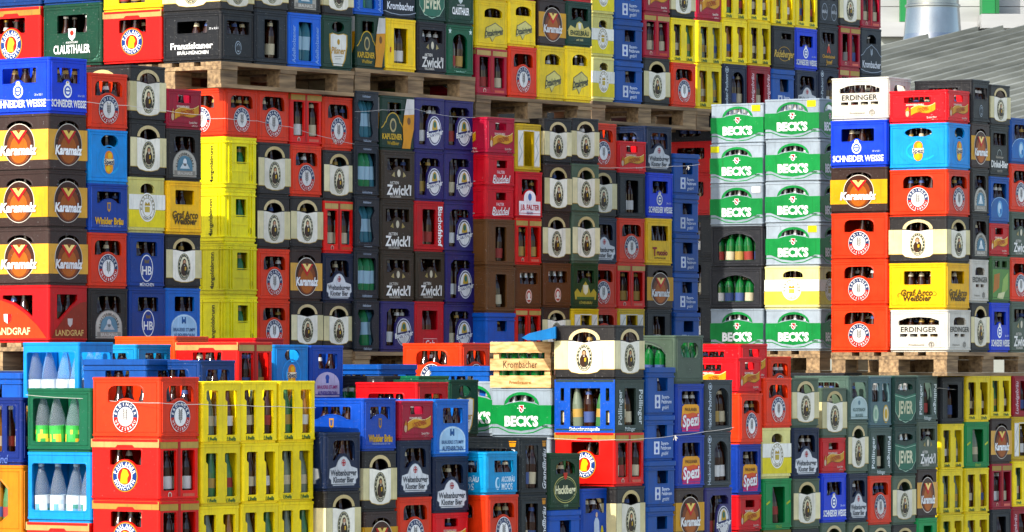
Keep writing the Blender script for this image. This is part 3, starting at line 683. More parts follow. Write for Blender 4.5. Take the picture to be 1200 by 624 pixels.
@design('HACK', '#0f4a26', 'green crate with oval emblem and cream gothic lettering', 'oval-emblem green')
def _(c):
    c.hole(ARCH(.24, .82, .64, .87, .74)); c.ell('emblem', .52, .36, .36, .24, '#c8c078', 0); c.ell('emblem', .52, .36, .345, .225, '#0c3a1e', 1); c.ring('emblem', .52, .36, .32, .2, .008, '#9aa868', 2)
    c.text('Hacklberg', .52, .36, .14, '#e0dcb0', .62, 3, .03, .05, 0, True); c.poly('emblem', [(.46, .66), (.58, .66), (.57, .57), (.52, .53), (.47, .57)], '#b8443a', 3); c.text('1618', .54, .07, .05, '#9ab890', .24, 2)
@design('ARCO', '#1890c4', 'turquoise crate with white lettering and round head mark', 'turquoise', h=.215)
def _(c):
    c.hole(RR(.26, .52, .86, .8, .02)); c.ell('emblem', .36, .26, .1, .15, '#b8dcec', 0); c.ell('emblem', .38, .28, .06, .1, '#2f8fb8', 1, 14)
    c.text('ARCOBRÄU', .68, .36, .12, '#d4e8f0', .42, 2); c.text('MOOS', .65, .19, .15, '#d4e8f0', .34, 2)
@design('BLKV', '#242c30', 'dark crate with white script up its right edge', 'edge-script dark')
def _(c):
    c.hole(RR(.22, .12, .66, .86, .02) if not c.side else RR(.25, .5, .75, .8, .02)); c.text('Grandlbräu', .87, .45, .13, '#d8dcdc', .7, 2, .02, .2, 90); c.poly('emblem', [(.82, .84), (.92, .84), (.94, .94), (.8, .94)], '#c88a3c', 0)
def hackv(c):
    c.hole(ARCH(.36, .84, .12, .84, .64)); c.text('Hacker-Pschorr', .15, .42, .11, '#b8c4cc', .74, 2, .02, 0, 90); c.ring('emblem', .17, .87, .07, .07, .02, '#b8c4cc', 0, n=16); c.ell('emblem', .17, .87, .03, .03, '#b8c4cc', 0, 10)
@design('HACV', '#414b50', 'charcoal crate with arched window and lettering up left edge', 'left-lettered charcoal')  # charcoal raised in colour to imitate light from bright surroundings
def _(c): hackv(c)
@design('HACN', '#1a2748', 'navy crate with arched window and lettering up left edge', 'left-lettered navy')
def _(c): hackv(c)
@design('PERS', '#1648a4', 'blue crate with pale standing figure and yellow lettering', 'figure-emblem blue')
def _(c):
    c.hole(OVER(c, .14, .8, .58, .83, .5, .3, .24, .34, .03, 0)); c.poly('emblem', [(.42, .2), (.6, .2), (.58, .44), (.54, .5), (.46, .5), (.42, .42)], '#b8c4d4', 0); c.ell('emblem', .5, .55, .035, .045, '#d8b8a0', 1, 12)
    c.poly('emblem', [(.62, .2), (.74, .2), (.7, .36), (.66, .36)], '#c8b84a', 0); c.text('Festbräu', .5, .12, .13, '#d8c23c', .7, 2, .03)
@design('DINK', '#262a28', 'black-green crate with small ringed emblem and white gothic lettering', 'ringed gothic dark')
def _(c):
    c.hole(RR(.2, .62, .82, .86, .04)); c.ring('emblem', .5, .42, .12, .12, .014, '#a8b0a8', 0, 0, 180); c.text('Riedenburger', .5, .39, .05, '#b0a898', .6, 2); c.text('Dinkel-Bier', .5, .25, .13, '#e0e0d8', .84, 2, .03); c.text('naturtrüb', .5, .12, .05, '#b0a898', .4, 2)
@design('BLAR', '#164c94', 'blue crate with ornate pale blue arched picture', 'ornate blue')
def _(c):
    c.hole(OVER(c, .18, .84, .54, .86, .5, .1, .4, .46, .06, .01)); c.poly('label_panel', ARCH(.06, .95, .04, .56, .3), '#1b62a8', 0); c.line('label_panel', ARCH(.06, .95, .04, .56, .3)[1:], .014, '#a8c8e0', 1)
    c.ell('emblem', .5, .31, .13, .18, '#7fb4dc', 1); c.ell('emblem', .48, .33, .08, .12, '#c8e0f0', 2, 16); c.ell('emblem', .54, .26, .05, .06, '#3a7ab8', 3, 12)
@design('GRGL', '#3a5a34', 'green crate with picture of foliage and orange glass', 'picture-label green')
def _(c):
    c.hole(RR(.2, .76, .44, .9, .02)); c.hole(RR(.56, .76, .8, .9, .02))
    c.rect('label_panel', .08, .06, .92, .72, '#5f8a4a', 0); c.poly('label_panel', [(.1, .2), (.4, .32), (.44, .64), (.16, .6)], '#b8763c', 1); c.poly('label_panel', [(.5, .1), (.84, .3), (.86, .66), (.6, .5)], '#9ab86a', 1); c.poly('label_panel', [(.3, .1), (.6, .08), (.7, .24), (.36, .2)], '#d8d8a8', 2)
@design('TWOV', '#4a6468', 'teal-grey crate with two windows above two small ovals', 'two-oval teal', bottles='silver')  # teal-grey base paled for the haze over the lower right
def _(c):
    for x, m in ((.28, '#8fae94'), (.73, '#c8a23c')):
        c.hole(RR(x - .16, .5, x + .16, .86, .03)); e = 'emblem#%d' % (x > .5); c.ell(e, x, .26, .13, .18, m, 0); c.ell(e, x, .26, .1, .15, '#e0dcc0' if m != '#8fae94' else '#c0d0b8', 1); c.ell(e, x, .26, .07, .1, m, 2, 14)
@design('TWOD', '#232a34', 'dark slate crate with two round-topped badges', 'two-badge slate')
def _(c):
    for x in (.28, .74):
        c.hole(RR(x - .15, .6, x + .15, .88, .03)); e = 'emblem#%d' % (x > .5); c.ell(e, x, .32, .15, .2, '#8a929c', 0); c.ell(e, x, .32, .13, .18, '#2c343e', 1); c.text('BRÄU', x, .32, .07, '#c8ccd0', .3, 2)
@design('DKWN', '#1f2730', 'plain dark crate with single tall window', 'single-window dark')
def _(c): c.hole(RR(.28, .12, .72, .84, .03))
@design('GREE', '#069048', 'bright green crate with tall window and yellow marks', 'bright green', bottles='soda')
def _(c):
    c.hole(RR(.3, .13, .74, .84, .03))
    for x in (.16, .87): c.line('mark#%d' % (x > .5), [(x - .07, .5), (x + .06, .56)], .04, '#b8c43c', 0)
    c.text('Hirsch', .52, .065, .06, '#b8c43c', .4, 2)
@design('CRIV', '#9c1024', 'crimson crate with pale script up both edges', 'edge-script crimson')
def _(c):
    c.hole(RR(.32, .14, .7, .84, .03))
    for x in (.16, .86): c.text('Ludwigsbräu', x, .45, .13, '#e0c0c4', .76, 2, .02, .2, 90)
@design('COLA', '#b81220', 'red crate with small outlined panel and white lettering', 'small-panel red', bottles='red')
def _(c):
    c.hole(RR(.24, .44, .76, .82, .02)); c.line('emblem', [(.28, .08), (.74, .08), (.74, .26), (.28, .26), (.28, .08)], .012, '#e8b8b8', 0); c.text('Cola', .51, .17, .12, '#f0dcdc', .36, 2, .02, .2)
@design('BLUP', '#0f4fa8', 'royal blue ledge-rimmed crate with white lettering low', 'low-lettered blue', h=.25, ledge=True)
def _(c): c.hole(RR(.36, .5, .7, .8, .02)); c.text('Eichhornwasser', .5, .18, .1, '#d0dcec', .7, 2, .03)
@design('BLUN', '#1b3a72', 'blue crate with square window and bottle caps showing', 'plain blue')
def _(c): c.hole(RR(.18, .5, .82, .84, .06))
@design('REDW', '#c3141a', 'red crate with wide low window of bottle caps', 'plain red')
def _(c): c.hole(RR(.22, .45, .78, .8, .04)); c.text('Bräu', .5, .2, .12, '#e8c8b8', .4, 2)
@design('ORAN', '#e2480e', 'plain orange crate with oval window', 'plain orange')
def _(c): c.hole(OV(.5, .55, .26, .2)); c.ring('emblem', .5, .55, .4 * c.a * .72, .26, .014, '#f07a30', 0)
@design('AMBR', '#c8741a', 'amber crate with octagonal window', 'amber', bottles='soda')
def _(c): c.hole([(.3, .3), (.42, .2), (.66, .2), (.78, .3), (.78, .66), (.66, .78), (.42, .78), (.3, .66)])
@design('PETB', '#1c84cc', 'sky-blue open-front crate of clear bottles', 'open-front blue', bottles='clear', post=.02)
def _(c): c.hole(RR(.08, .17, .93, .84, .03))
@design('PETG', '#0d5a3c', 'green open-front crate of clear bottles', 'open-front green', bottles='lemon')
def _(c): c.hole(RR(.1, .16, .82, .84, .03) if c.side else RR(.1, .3, .9, .84, .03))
@design('BLUR', '#14286e', 'dark blue crate with tall slots and pale lettering', 'slotted dark blue', bottles='soda')
def _(c):
    for k in range(4): c.hole(RR(.1 + .22 * k, .2, .24 + .22 * k, .88, .02))
    c.text('rotrind', .6, .09, .12, '#6a7ab0', .6, 2, .02, .2)
@design('WOOD', '#c89a62', 'wooden slatted crate with black serif lettering', 'wooden slatted', h=.25, bottles='plaingreen', wood=True)
def _(c): pass
@design('STANG', '#50645a', 'grey-green crate with pale arched label', 'pale arched-label green')  # paler base colour imitates reflected light and haze
def _(c):
    c.hole(OVER(c, .18, .84, .52, .86, .5, .1, .38, .46, .08, .01)); c.poly('label_panel', ARCH(.1, .92, .06, .56, .32), '#b4c8c4', 0); c.line('label_panel', ARCH(.13, .89, .08, .54, .32)[1:], .012, '#e0e8e4', 1)
    c.ell('emblem', .51, .42, .06, .05, '#6a8a94', 1, 14); c.text('KLOSTERHOF', .51, .27, .07, '#56706c', .6, 2); c.text('BRAUEREI', .51, .15, .06, '#56706c', .5, 2)

# ------------------------------------------------------------------ crate bodies
BW, BD = .30, .40
def ringpath(w, d, r, n=3):
    P = []
    for cx, cy, a0 in ((w / 2 - r, d / 2 - r, 0), (-w / 2 + r, d / 2 - r, 90), (-w / 2 + r, -d / 2 + r, 180), (w / 2 - r, -d / 2 + r, 270)):
        for k in range(n + 1):
            a = math.radians(a0 + 90 * k / n); P.append((cx + r * math.cos(a), cy + r * math.sin(a)))
    return P
def face_map(side):
    if side: return lambda x, y, z: (-BW / 2 - z, BD / 2 - x, y)
    return lambda x, y, z: (x - BW / 2, -BD / 2 - z, y)
def body_mesh(tn):
    t = T[tn]; H = t['h']; m = plastic(t['col']); mb = MB(); th, r = .011, .014
    for side in (False, True):
        Wd = BD if side else BW; c = t['canv'][side]; f = face_map(side)
        outer = [(r, .011), (Wd - r, .011), (Wd - r, H), (r, H)]
        loops = [outer] + c.holes
        flat = [p for l in loops for p in l]
        tris = tessellate_polygon([[Vector((x, y, 0)) for x, y in l] for l in loops])
        fo = []
        for q in tris:
            (ax, ay), (bx, by), (cx, cy) = (flat[i] for i in q)
            ar = (bx - ax) * (cy - ay) - (by - ay) * (cx - ax)
            if abs(ar) < 1e-12: continue
            fo.append(tuple(q) if ar > 0 else tuple(q)[::-1])
        mb.add([f(x, y, 0) for x, y in flat], fo, m)
        mb.add([f(x, y, -th) for x, y in flat], [q[::-1] for q in fo], m)
        for l in c.holes:                      # walls of the openings, with a rounded raised lip round each
            n = len(l); a = sum(l[i][0] * l[(i + 1) % n][1] - l[(i + 1) % n][0] * l[i][1] for i in range(n))
            L = l if a > 0 else l[::-1]
            vs = [f(x, y, 0) for x, y in L] + [f(x, y, -th) for x, y in L]
            mb.add(vs, [(i, n + i, n + (i + 1) % n, (i + 1) % n) for i in range(n)], m)
            O = []
            for i in range(n):
                p0, p1, p2 = Vector(L[i - 1]), Vector(L[i]), Vector(L[(i + 1) % n])
                d = (p2 - p0); d = d.normalized() if d.length > 1e-9 else Vector((1, 0))
                O.append(p1 + Vector((d.y, -d.x)))
            lip = .0046
            R1 = [f(x, y, .0) for x, y in L]; R2 = [f(x, y, .0011) for x, y in L]
            R3 = [f(L[i][0] + (O[i].x - L[i][0]) * lip, L[i][1] + (O[i].y - L[i][1]) * lip, .0011) for i in range(n)]
            R4 = [f(L[i][0] + (O[i].x - L[i][0]) * lip * 1.5, L[i][1] + (O[i].y - L[i][1]) * lip * 1.5, 0) for i in range(n)]
            mb.add(R2 + R3, [(i, (i + 1) % n, n + (i + 1) % n, n + i) for i in range(n)], m)
            mb.add(R3 + R4, [(i, (i + 1) % n, n + (i + 1) % n, n + i) for i in range(n)], m)
            mb.add(R1 + R2, [(i, (i + 1) % n, n + (i + 1) % n, n + i) for i in range(n)], m)
    x, y = BW / 2, BD / 2                       # the two plain far walls, floor
    for a, b in (((x - th, -y + r), (x, y - r)), ((-x + r, y - th), (x - r, y))): mb.box((a[0], a[1], 0), (b[0], b[1], H), m)
    mb.box((-x + th, -y + th, .004), (x - th, y - th, .012), m)
    P = ringpath(BW, BD, r); n = len(P)         # rounded corners
    for q in range(4):
        for k in range(3):
            a, b = P[q * 4 + k], P[q * 4 + k + 1]
            mb.add([(a[0], a[1], .011), (b[0], b[1], .011), (b[0], b[1], H), (a[0], a[1], H)], [(0, 1, 2, 3)], m)
    ft = ringpath(BW - .014, BD - .014, r)       # recessed stacking foot
    vs = [(a, b, 0) for a, b in ft] + [(a, b, .011) for a, b in ft] + [(a, b, .011) for a, b in P]
    mb.add(vs, [(i, (i + 1) % n, n + (i + 1) % n, n + i) for i in range(n)] + [(n + i, n + (i + 1) % n, 2 * n + (i + 1) % n, 2 * n + i) for i in range(n)], m)
    def band(z0, z1, pr, bev):
        prof = [(0, z0), (pr, z0 + bev), (pr, z1 - bev), (0, z1), (-th, z1)]
        rows = []
        for o, z in prof:
            Q = ringpath(BW + 2 * o, BD + 2 * o, max(.004, r + o)); rows.append([(px, py, z) for px, py in Q])
        vs = [v for row in rows for v in row]; fs = []
        for j in range(len(rows) - 1):
            for i in range(n):
                k = (i + 1) % n; fs.append((j * n + i, j * n + k, (j + 1) * n + k, (j + 1) * n + i))
        mb.add(vs, fs, m)
    if t.get('ledge'):
        band(H - .03, H, .009, .003); band(H - .055, H - .045, .006, .002); band(.011, .02, .002, .002)
    else:
        band(H - .014, H, .003, .002); band(.011, .022, .0026, .002)
    if tn not in ('KARA', 'FRZ', 'FRZB', 'FRZG', 'WARS', 'BECK', 'PO2', 'PAUL', 'PAUC', 'YEL2', 'YELS', 'KAPZ', 'KROM', 'ADEL', 'BAYR', 'PETB', 'LAND', 'BLUT', 'BLUP'):
        e, wd, pr = .017, .005, .0026            # moulded stiffening rib round each face
        for side in (False, True):
            f = face_map(side); Wd = BD if side else BW
            for x0, y0, x1, y1 in ((e, .03, e + wd, H - .022), (Wd - e - wd, .03, Wd - e, H - .022), (e + wd, H - .027, Wd - e - wd, H - .022), (e + wd, .03, Wd - e - wd, .035)):
                b = .0012; vs = [f(x0, y0, 0), f(x1, y0, 0), f(x1, y1, 0), f(x0, y1, 0), f(x0 + b, y0 + b, pr), f(x1 - b, y0 + b, pr), f(x1 - b, y1 - b, pr), f(x0 + b, y1 - b, pr)]
                mb.add(vs, [(4, 5, 6, 7), (0, 1, 5, 4), (1, 2, 6, 5), (2, 3, 7, 6), (3, 0, 4, 7)], m)
    if t.get('ribs'):
        band(H - .035, H - .026, .007, .002); band(.03, .04, .007, .002)
        for fx in (.12, .2, .78, .86): mb.box((-x + BW * fx - .003, -y - .006, .035), (-x + BW * fx + .003, -y + .001, H - .02), m)
        for fx in (.08, .14, .5, .9, .95): mb.box((-x - .006, -y + BD * fx - .003, .035), (-x + .001, -y + BD * fx + .003, H - .02), m)
        for z in (.1, .15): mb.box((-x + .06, -y - .004, z), (x - .06, -y + .001, z + .004), m)
    return mb.mesh('body')
WOODM = lambda: noisy('crate_wood', '#a8763e', '#e0b87c', (3, 14, 60), .7, 0, .25, .003, 6, 'Object', .1)
for tn, t in T.items():
    t['canv'] = {}
    for side in (False, True):
        c = Canvas(BD if side else BW, t['h'], side); t['fn'](c); t['canv'][side] = c
PRINTS = {}
def print_meshes(tn, side):
    k = (tn, side)
    if k not in PRINTS:
        f = face_map(side); L = []
        for pn, mb in T[tn]['canv'][side].parts.items():
            m2 = MB(); m2.f, m2.m, m2.mats = mb.f, mb.m, mb.mats; m2.v = [f(*v) for v in mb.v]
            L.append((pn, m2.mesh(pn.split('#')[0])))
        PRINTS[k] = L
    return PRINTS[k]
BODY = {}
ORD = ['zeroth', 'first', 'second', 'third', 'fourth', 'fifth', 'sixth', 'seventh', 'eighth', 'ninth', 'tenth']
CRATES = []
def wood_crate(root, H):
    w = WOODM()
    def plank(nm, a, b):
        mb = MB(); mb.box(a, b, w); link(nm, mb.mesh(nm), root)
    x, y = BW / 2, BD / 2
    for k, (z0, z1) in enumerate(((.004, .068), (.096, .158), (.19, .248))):
        plank('slat', (-x - .0, -y, z0), (-x + .012, y, z1)); plank('slat', (-x + .013, -y, z0), (x - .013, -y + .012, z1))
        plank('slat', (x - .012, -y, z0), (x, y, z1)); plank('slat', (-x + .013, y - .012, z0), (x - .013, y, z1))
    for sy in (-1, 1): plank('corner_post', (-x + .013, sy * (y - .032) - .018, .004), (-x + .03, sy * (y - .032) + .018, .246))
    plank('floor_board', (-x + .031, -y + .014, .004), (x - .014, y - .014, .012))
    c = Canvas(BD, H, True); c.text('Krombacher', .5, .51, .15, '#3a2c1c', .56, 0, .0, 0, 0, True); c.text('Privatbrauerei', .5, .13, .07, '#8a6438', .4, 0)
    f = face_map(True)
    for pn, mb in c.parts.items():
        m2 = MB(); m2.f, m2.m, m2.mats = mb.f, mb.m, mb.mats; m2.v = [f(*v) for v in mb.v]; link(pn.split('#')[0], m2.mesh('print'), root)
def make_crate(tn, cen, psi, z0, hz, w, d, faces, label, group, where):
    t = T[tn]
    o = link('wooden_crate' if tn == 'WOOD' else 'bottle_crate', None, None, (cen.x + random.uniform(-.005, .005), cen.y + random.uniform(-.005, .005), z0), psi + math.radians(random.uniform(-.8, .8)))
    o.empty_display_size = .1
    o.scale = (w / BW, d / BD, (hz - .0008) / t['h'])
    tag(o, label, 'crate', group)
    if t.get('wood'): wood_crate(o, t['h'])
    else:
        if tn not in BODY: BODY[tn] = body_mesh(tn)
        link('body', BODY[tn], o)
        for side in (False, True):
            if ('S' if side else 'E') in faces:
                pm = print_meshes(tn, side); host = None
                for pn, me in sorted(pm, key=lambda q: q[0].split('#')[0] not in ('label_panel', 'band', 'panel', 'banner')):
                    nm = pn.split('#')[0]
                    on = host if host and nm in ('emblem', 'lettering', 'label_edge', 'glass_print') else o
                    q = link(nm, me, on)
                    if nm in ('label_panel', 'band', 'panel', 'banner'): host = q
    CRATES.append(dict(o=o, t=tn, faces=faces, where=where, hz=hz, cen=cen, z0=z0, psi=psi, sc=(w / BW, d / BD), w=w, d=d))
    return o

# ------------------------------------------------------------------ laying out the stacks
REAR = MB(); REARC = ['#20242c', '#3a2a22', '#5a1414', '#14285c', '#12402c', '#2c2c30', '#6a5a14', '#4c1420']
def rear_box(cen, psi, w, d, z0, z1):
    m = plastic(random.choice(REARC)); c, s = math.cos(psi), math.sin(psi)
    vs = []
    for z in (z0, z1):
        for a, b in ((-1, -1), (1, -1), (1, 1), (-1, 1)):
            x, y = a * w / 2, b * d / 2; vs.append((cen.x + x * c - y * s, cen.y + x * s + y * c, z))
    REAR.add(vs, [(0, 3, 2, 1), (4, 5, 6, 7), (0, 1, 5, 4), (1, 2, 6, 5), (2, 3, 7, 6), (3, 0, 4, 7)], m)
def zof(y, Y): return EYE + (HY - y) / F * Y
class Stack:
    def __init__(s, name, xc, Y, psi, cols, base=None, rear=True, pal=None, group=None, one=False, sup=True):
        """xc, Y: picture column and distance of the corner nearest the camera; psi: turn of the stack in degrees"""
        s.psi = math.radians(psi); s.C = Vector(((xc - CX) / F * Y, Y)); s.u = Vector((math.cos(s.psi), math.sin(s.psi))); s.v = Vector((-math.sin(s.psi), math.cos(s.psi)))
        zb = None
        if base is not None: zb = zof(base, Y)
        s.name = name; s.zb = zb; nS = len(cols)
        palbot = zb - .146 if pal else zb
        for ci, col in enumerate(cols):
            kind, xs, spec = col[0], col[1:-1], col[-1]
            if kind == 'S': s0, s1 = s.s(xs[0]), s.s(xs[1]); P = s.C + s.u * s0; w, d = s1 - s0, .4; ym = (P + s.u * w / 2).y
            elif kind == 'C':
                s0, s1 = s.s(xs[1]), s.s(xs[2]); P = s.C + s.u * s0; w = s1 - s0
                d = .4 if xs[0] is None else s.t(xs[0], P)
                if d < .34: d = .4
                ym = P.y
            else: t0 = s.t(xs[1], s.C); t1 = s.t(xs[0], s.C); P = s.C + s.v * t0; w, d = .3, t1 - t0; ym = (P + s.v * d / 2).y
            cen = P + s.u * w / 2 + s.v * d / 2
            tok = spec.split(); ys = [zof(float(q), ym) for q in tok[0::2]]; ts = tok[1::2]
            if zb is not None: ys[-1] = zb
            n = len(ts)
            for k, tn in enumerate(ts):
                faces = {'S': 'E', 'C': 'ES', 'L': 'S'}[kind]
                if k == 0: faces = 'ES'
                t = T[tn]
                if one: lab = '%s, %s' % (t['look'], name); where = name
                else:
                    row = 'top of' if k == 0 else ORD[k + 1] + ' down in'
                    cn = 'column %s' % ['one', 'two', 'three', 'four', 'five', 'six', 'seven', 'eight'][ci]
                    where = '%s %s, %s' % (row, cn, name); lab = '%s, %s' % (t['look'], where)
                    if len(lab.split()) > 16: lab = '%s crate, %s' % (t['short'], where)
                make_crate(tn, cen, s.psi, ys[k + 1], ys[k] - ys[k + 1], w - .005, d - .005, faces, lab, group or 'stacked bottle crates', where)
            zlow = ys[-1]
            if rear and kind != 'C':
                off = s.v * (d + .004) if kind != 'L' else s.u * (w + .004)
                z = zlow
                while z < ys[0] - .3: rear_box(cen + off, s.psi, w - .006, d - .006, z + .001, z + .288); z += .29
            z = zlow if palbot is None else palbot
            while z > .3 and sup:
                rear_box(cen, s.psi, w - .01, d - .01, z - .29, z - .002)
                z -= .29
            if z > .02 and sup: rear_box(cen, s.psi, w - .01, d - .01, 0.001, z - .002)
        if pal:
            for (x0, x1, lab) in pal:
                a = s.s(x0); b = s.s(x1) if x1 else a + 1.2; pallet(s.C + s.u * a, s.psi, b - a, .8, zb - .1455, lab)
                if not any(q[0] == 'L' for q in cols): rear_box(s.C + s.u * ((a + b) / 2 + .3) + s.v * 1.02, s.psi, b - a + .9, .4, zb - .145, zb - .002)  # added filler block, keeps bright sky out of the pallet openings
    def s(s, x): q = (x - CX) / F; return (q * s.C.y - s.C.x) / (s.u.x - q * s.u.y)
    def t(s, x, P): q = (x - CX) / F; return (q * P.y - P.x) / (s.v.x - q * s.v.y)
PW = noisy('pallet_wood', '#5a4630', '#a88a62', (4, 40, 40), .85, 0, .4, .004, 6, 'Object', .22)
def pallet(P, psi, L, D, z, label):
    """P: the corner nearest the camera; boards are parts of their own"""
    r = link('wooden_pallet', None, None, (P.x, P.y, z), psi); tag(r, label, 'pallet', 'pallets under the stacks')
    def b(nm, x0, x1, y0, y1, z0, z1):
        j = random.uniform
        mb = MB(); mb.box((x0 + j(-.003, .003), y0 + j(-.003, .003), z0 + .0005), (x1 + j(-.004, .004), y1 + j(-.003, .003), z1 - .0005), PW); link(nm, mb.mesh(nm), r)
    for y0, y1 in ((0, .1), (D / 2 - .07, D / 2 + .07), (D - .1, D)):
        b('bottom_board', 0, L, y0, y1, 0, .022)
        for x0, x1 in ((.002, .145), (L / 2 - .072, L / 2 + .072), (L - .147, L - .002)): b('block', x0, x1, y0 + .004, y1 - .004, .022, .1)
    for x0, x1 in ((0, .145), (L / 2 - .072, L / 2 + .072), (L - .145, L)): b('stringer_board', x0, x1, 0, D, .1, .122)
    n = 5; g = (D - .145 * 2 - .1 * 3) / 4; y = 0
    for k in range(n):
        wd = .145 if k in (0, 4) else .1; b('deck_board', 0, L, y, y + wd, .122, .1445); y += wd + g

# ------------------------------------------------------------------ the yard
mb = MB(); S_ = 1500
mb.add([(-S_, -S_, 0), (S_, -S_, 0), (S_, S_, 0), (-S_, S_, 0)], [(0, 1, 2, 3)], noisy('yard_concrete', '#6f6a62', '#948e84', (.8, .8, .8), .9, 0, .2, .01))
tag(link('ground', mb.mesh('ground')), kind='structure')

# ---- second storey of pallets
Stack('far left tall stack', 58, 26.5, 52, [
    ('C', -11, 58, 104, '66.5 SCHN 132.5 KARA 200.5 KARA 267.5 KARA 334 LAND 401'),
    ('S', 104, 151, '86.5 ERD 152.5 SPEZ 215.5 WINK 273 ERD 338 ARCHG 400'),
    ('S', 151.5, 195, '77.5 FRZ 143 FRZ 208 WARS 273 HB 338 HB 400'),
    ('S', 195, 237, '105 RIBC 151.5 ARCHG 212.5 DUNK 275 FRZ 338 STAN 399')], base=401.5, pal=[(58, 237, 'weathered pallet under the far left tall stack')])
Stack('ribbed yellow corner stack', 264, 28.3, 53.5, [
    ('C', 207, 264, 302, '103 ERD 160 YELS 222 YELS 285 YELS 347 YELS 409'),
    ('S', 302, 340.5, '105 ERD 167.5 FRZ 230 FRZ 292 ERD 353 ERD 410'),
    ('S', 340.5, 379, '108.5 PAUL 170.5 ERD 230.5 FRZ 292 KARA 353 FRZ 411'),
    ('S', 379, 415, '114 ERD 176.5 FRZ 236 PAUL 297 WELT 355 FRZ 412')], base=409, pal=[(264, 415, 'pallet under the ribbed yellow corner stack')])
Stack('charcoal water crate stack', 416, 29.2, 53.5, [
    ('C', None, 416, 445, '106 ADEL 167.5 ADEW 230.5 ADEL 291 ADEW 352 ADEL 412'),
    ('S', 447, 487, '113 KAPZ 176.5 ZWIC 236 ZWIC 296 ZWIC 353.5 BAYR 413'),
    ('S', 487, 522, '115 BAYR 177.5 BAYR 236 BISC 295 ZWIC 353.5 COLA 413'),
    ('S', 522, 557, '118 BAYR 178 BAYR 237.5 BAYR 296.5 BAYR 357 BAYR 413')], base=412, pal=[(416, 557, 'pallet under the charcoal water crate stack')])
Stack('red script corner stack', 570, 30.05, 54, [
    ('C', 530, 570, 604, '137 RIBC 181 BUDD 219 BUDD 256.5 BRN1 312.5 BRN1 366.5 BLUP 408'),
    ('S', 604.5, 636, '145.5 YELC 201.5 FALT 256.5 PAUL 310.5 BRN2 362 PAUL 411'),
    ('S', 637, 670, '139.5 FRZ 192.5 FRZB 250.5 FRZB 308.5 BRN2 360.5 FRZB 411'),
    ('S', 670.5, 703, '139 FRZ 192.5 FRZG 250 FRZG 308.5 GRNC 362 YELC 412')], base=410, pal=[(570, 703, 'pallet under the red script corner stack')])
Stack('blue ledge crate stack', 690, 32.6, 52.5, [
    ('C', None, 692, 724, '144 ERD 198 FRZ 255 WELT 309 ERD 362 ERD 413'),
    ('S', 724, 757.5, '166 RIBB 203 DKWN 256 ERD 309.5 PAUL 362 YELC 413'),
    ('S', 757.5, 789, '148.5 WELT 203 SCHN 256 TRUC 311 KARA 363 DKWN 414'),
    ('S', 789.5, 820, '180.5 BLUT 228.5 BLUT 274.5 BLUT 320.5 BLUT 366.5 BLUT 414')], base=411, pal=[(690, 820, 'pallet under the blue ledge crate stack')])
Stack('hidden red stack', 816, 34.6, 56, [('C', 800, 838, 862, '118 DKWN 165 REDW 203 REDW 252 DKWN 302 DKWN 352 DKWN 402')], rear=False, one=False)  # dark crates added round the red ones so the gap stays dark
# ---- third storey
Stack('upper left stack', 259, 28.2, 53.5, [
    ('C', 190, 259, 299, '-46 FRZ 12.5 FRB 70'),
    ('S', 299, 339, '-45 FRZ 13 DKWN 74'),
    ('S', 339, 378, '-43 ARCHG 16 BLUV 79'),
    ('S', 378, 415, '-42 FRZ 19 BITB 83')], sup=False, base=71.5, pal=[(259, 415, 'long pallet under the upper left stack')])
Stack('upper far left sunlit stack', 189, 28.6, 50.8, [
    ('C', 119, 188, 225, '-50 YELW 10.5 PAUL 72'),
    ('L', 49, 118, '-55 BLUN 4.5 CLAU 68'),
    ('L', -21, 48, '-50 BLUN 9.5 PAUL 67')], sup=False, base=72, pal=None)
Stack('upper beer glass stack', 416, 29.2, 53.5, [
    ('C', None, 416, 451.5, '-45 BLUV 16 KAPZ 79'),
    ('S', 452, 488.5, '-38 KROM 22.5 YELW 83'),
    ('S', 489, 524, '-36 JEVE 26.5 ZWIK 88'),
    ('S', 524, 556.5, '-32 CLAU 30 GRNW 90')], sup=False, base=79.5, pal=[(416, 557, 'pallet under the upper beer glass stack')])
Stack('upper ribbon badge stack', 558, 30.15, 54, [
    ('C', None, 558, 596, '-55 OTT 0 OTT 55.5 PAUC 111'),
    ('S', 596, 629.5, '-55 RIBC 0 OTT 55 ERD 111'),
    ('S', 630, 663, '-55 FRZ 0 KARA 54.5 OTT 111.5'),
    ('S', 663, 694.5, '-50 RIBB 2 CRES 55 OTT 112')], sup=False, base=111, pal=[(558, 694, 'stamped pallet under the upper ribbon badge stack')])
Stack('upper pale yellow stack', 694, 33.0, 52.5, [
    ('C', None, 694, 720, '-34 WARS 17 WARS 67 WARS 118.5'),
    ('S', 720.5, 754, '-24 BLUT 25 BLUT 73 BLUT 120.5'),
    ('S', 755, 786, '-30 RIBC 16.5 PAUC 68.5 FRZ 124'),
    ('S', 786.5, 816, '-30 FRZ 22 YEL2 74 ERD 127')], sup=False, base=118, pal=[(694, 816, 'pallet under the upper pale yellow stack')])
Stack('upper right twin window stack', 817, 34.6, 53, [
    ('C', None, 817, 847, '-26 RIBC 23.5 YEL2 75 YEL2 127'),
    ('S', 847, 877, '-28 YEL2 24 YEL2 75.5 HACN 130'),
    ('S', 877, 904, '-26 YEL2 26 YEL2 77.5 CRIV 130'),
    ('S', 904.5, 932, '-20 YEL2 31 RADE 81.5 BLUT 131')], sup=False, base=127, pal=[(817, 932, 'dark pallet under the upper right twin window stack')])
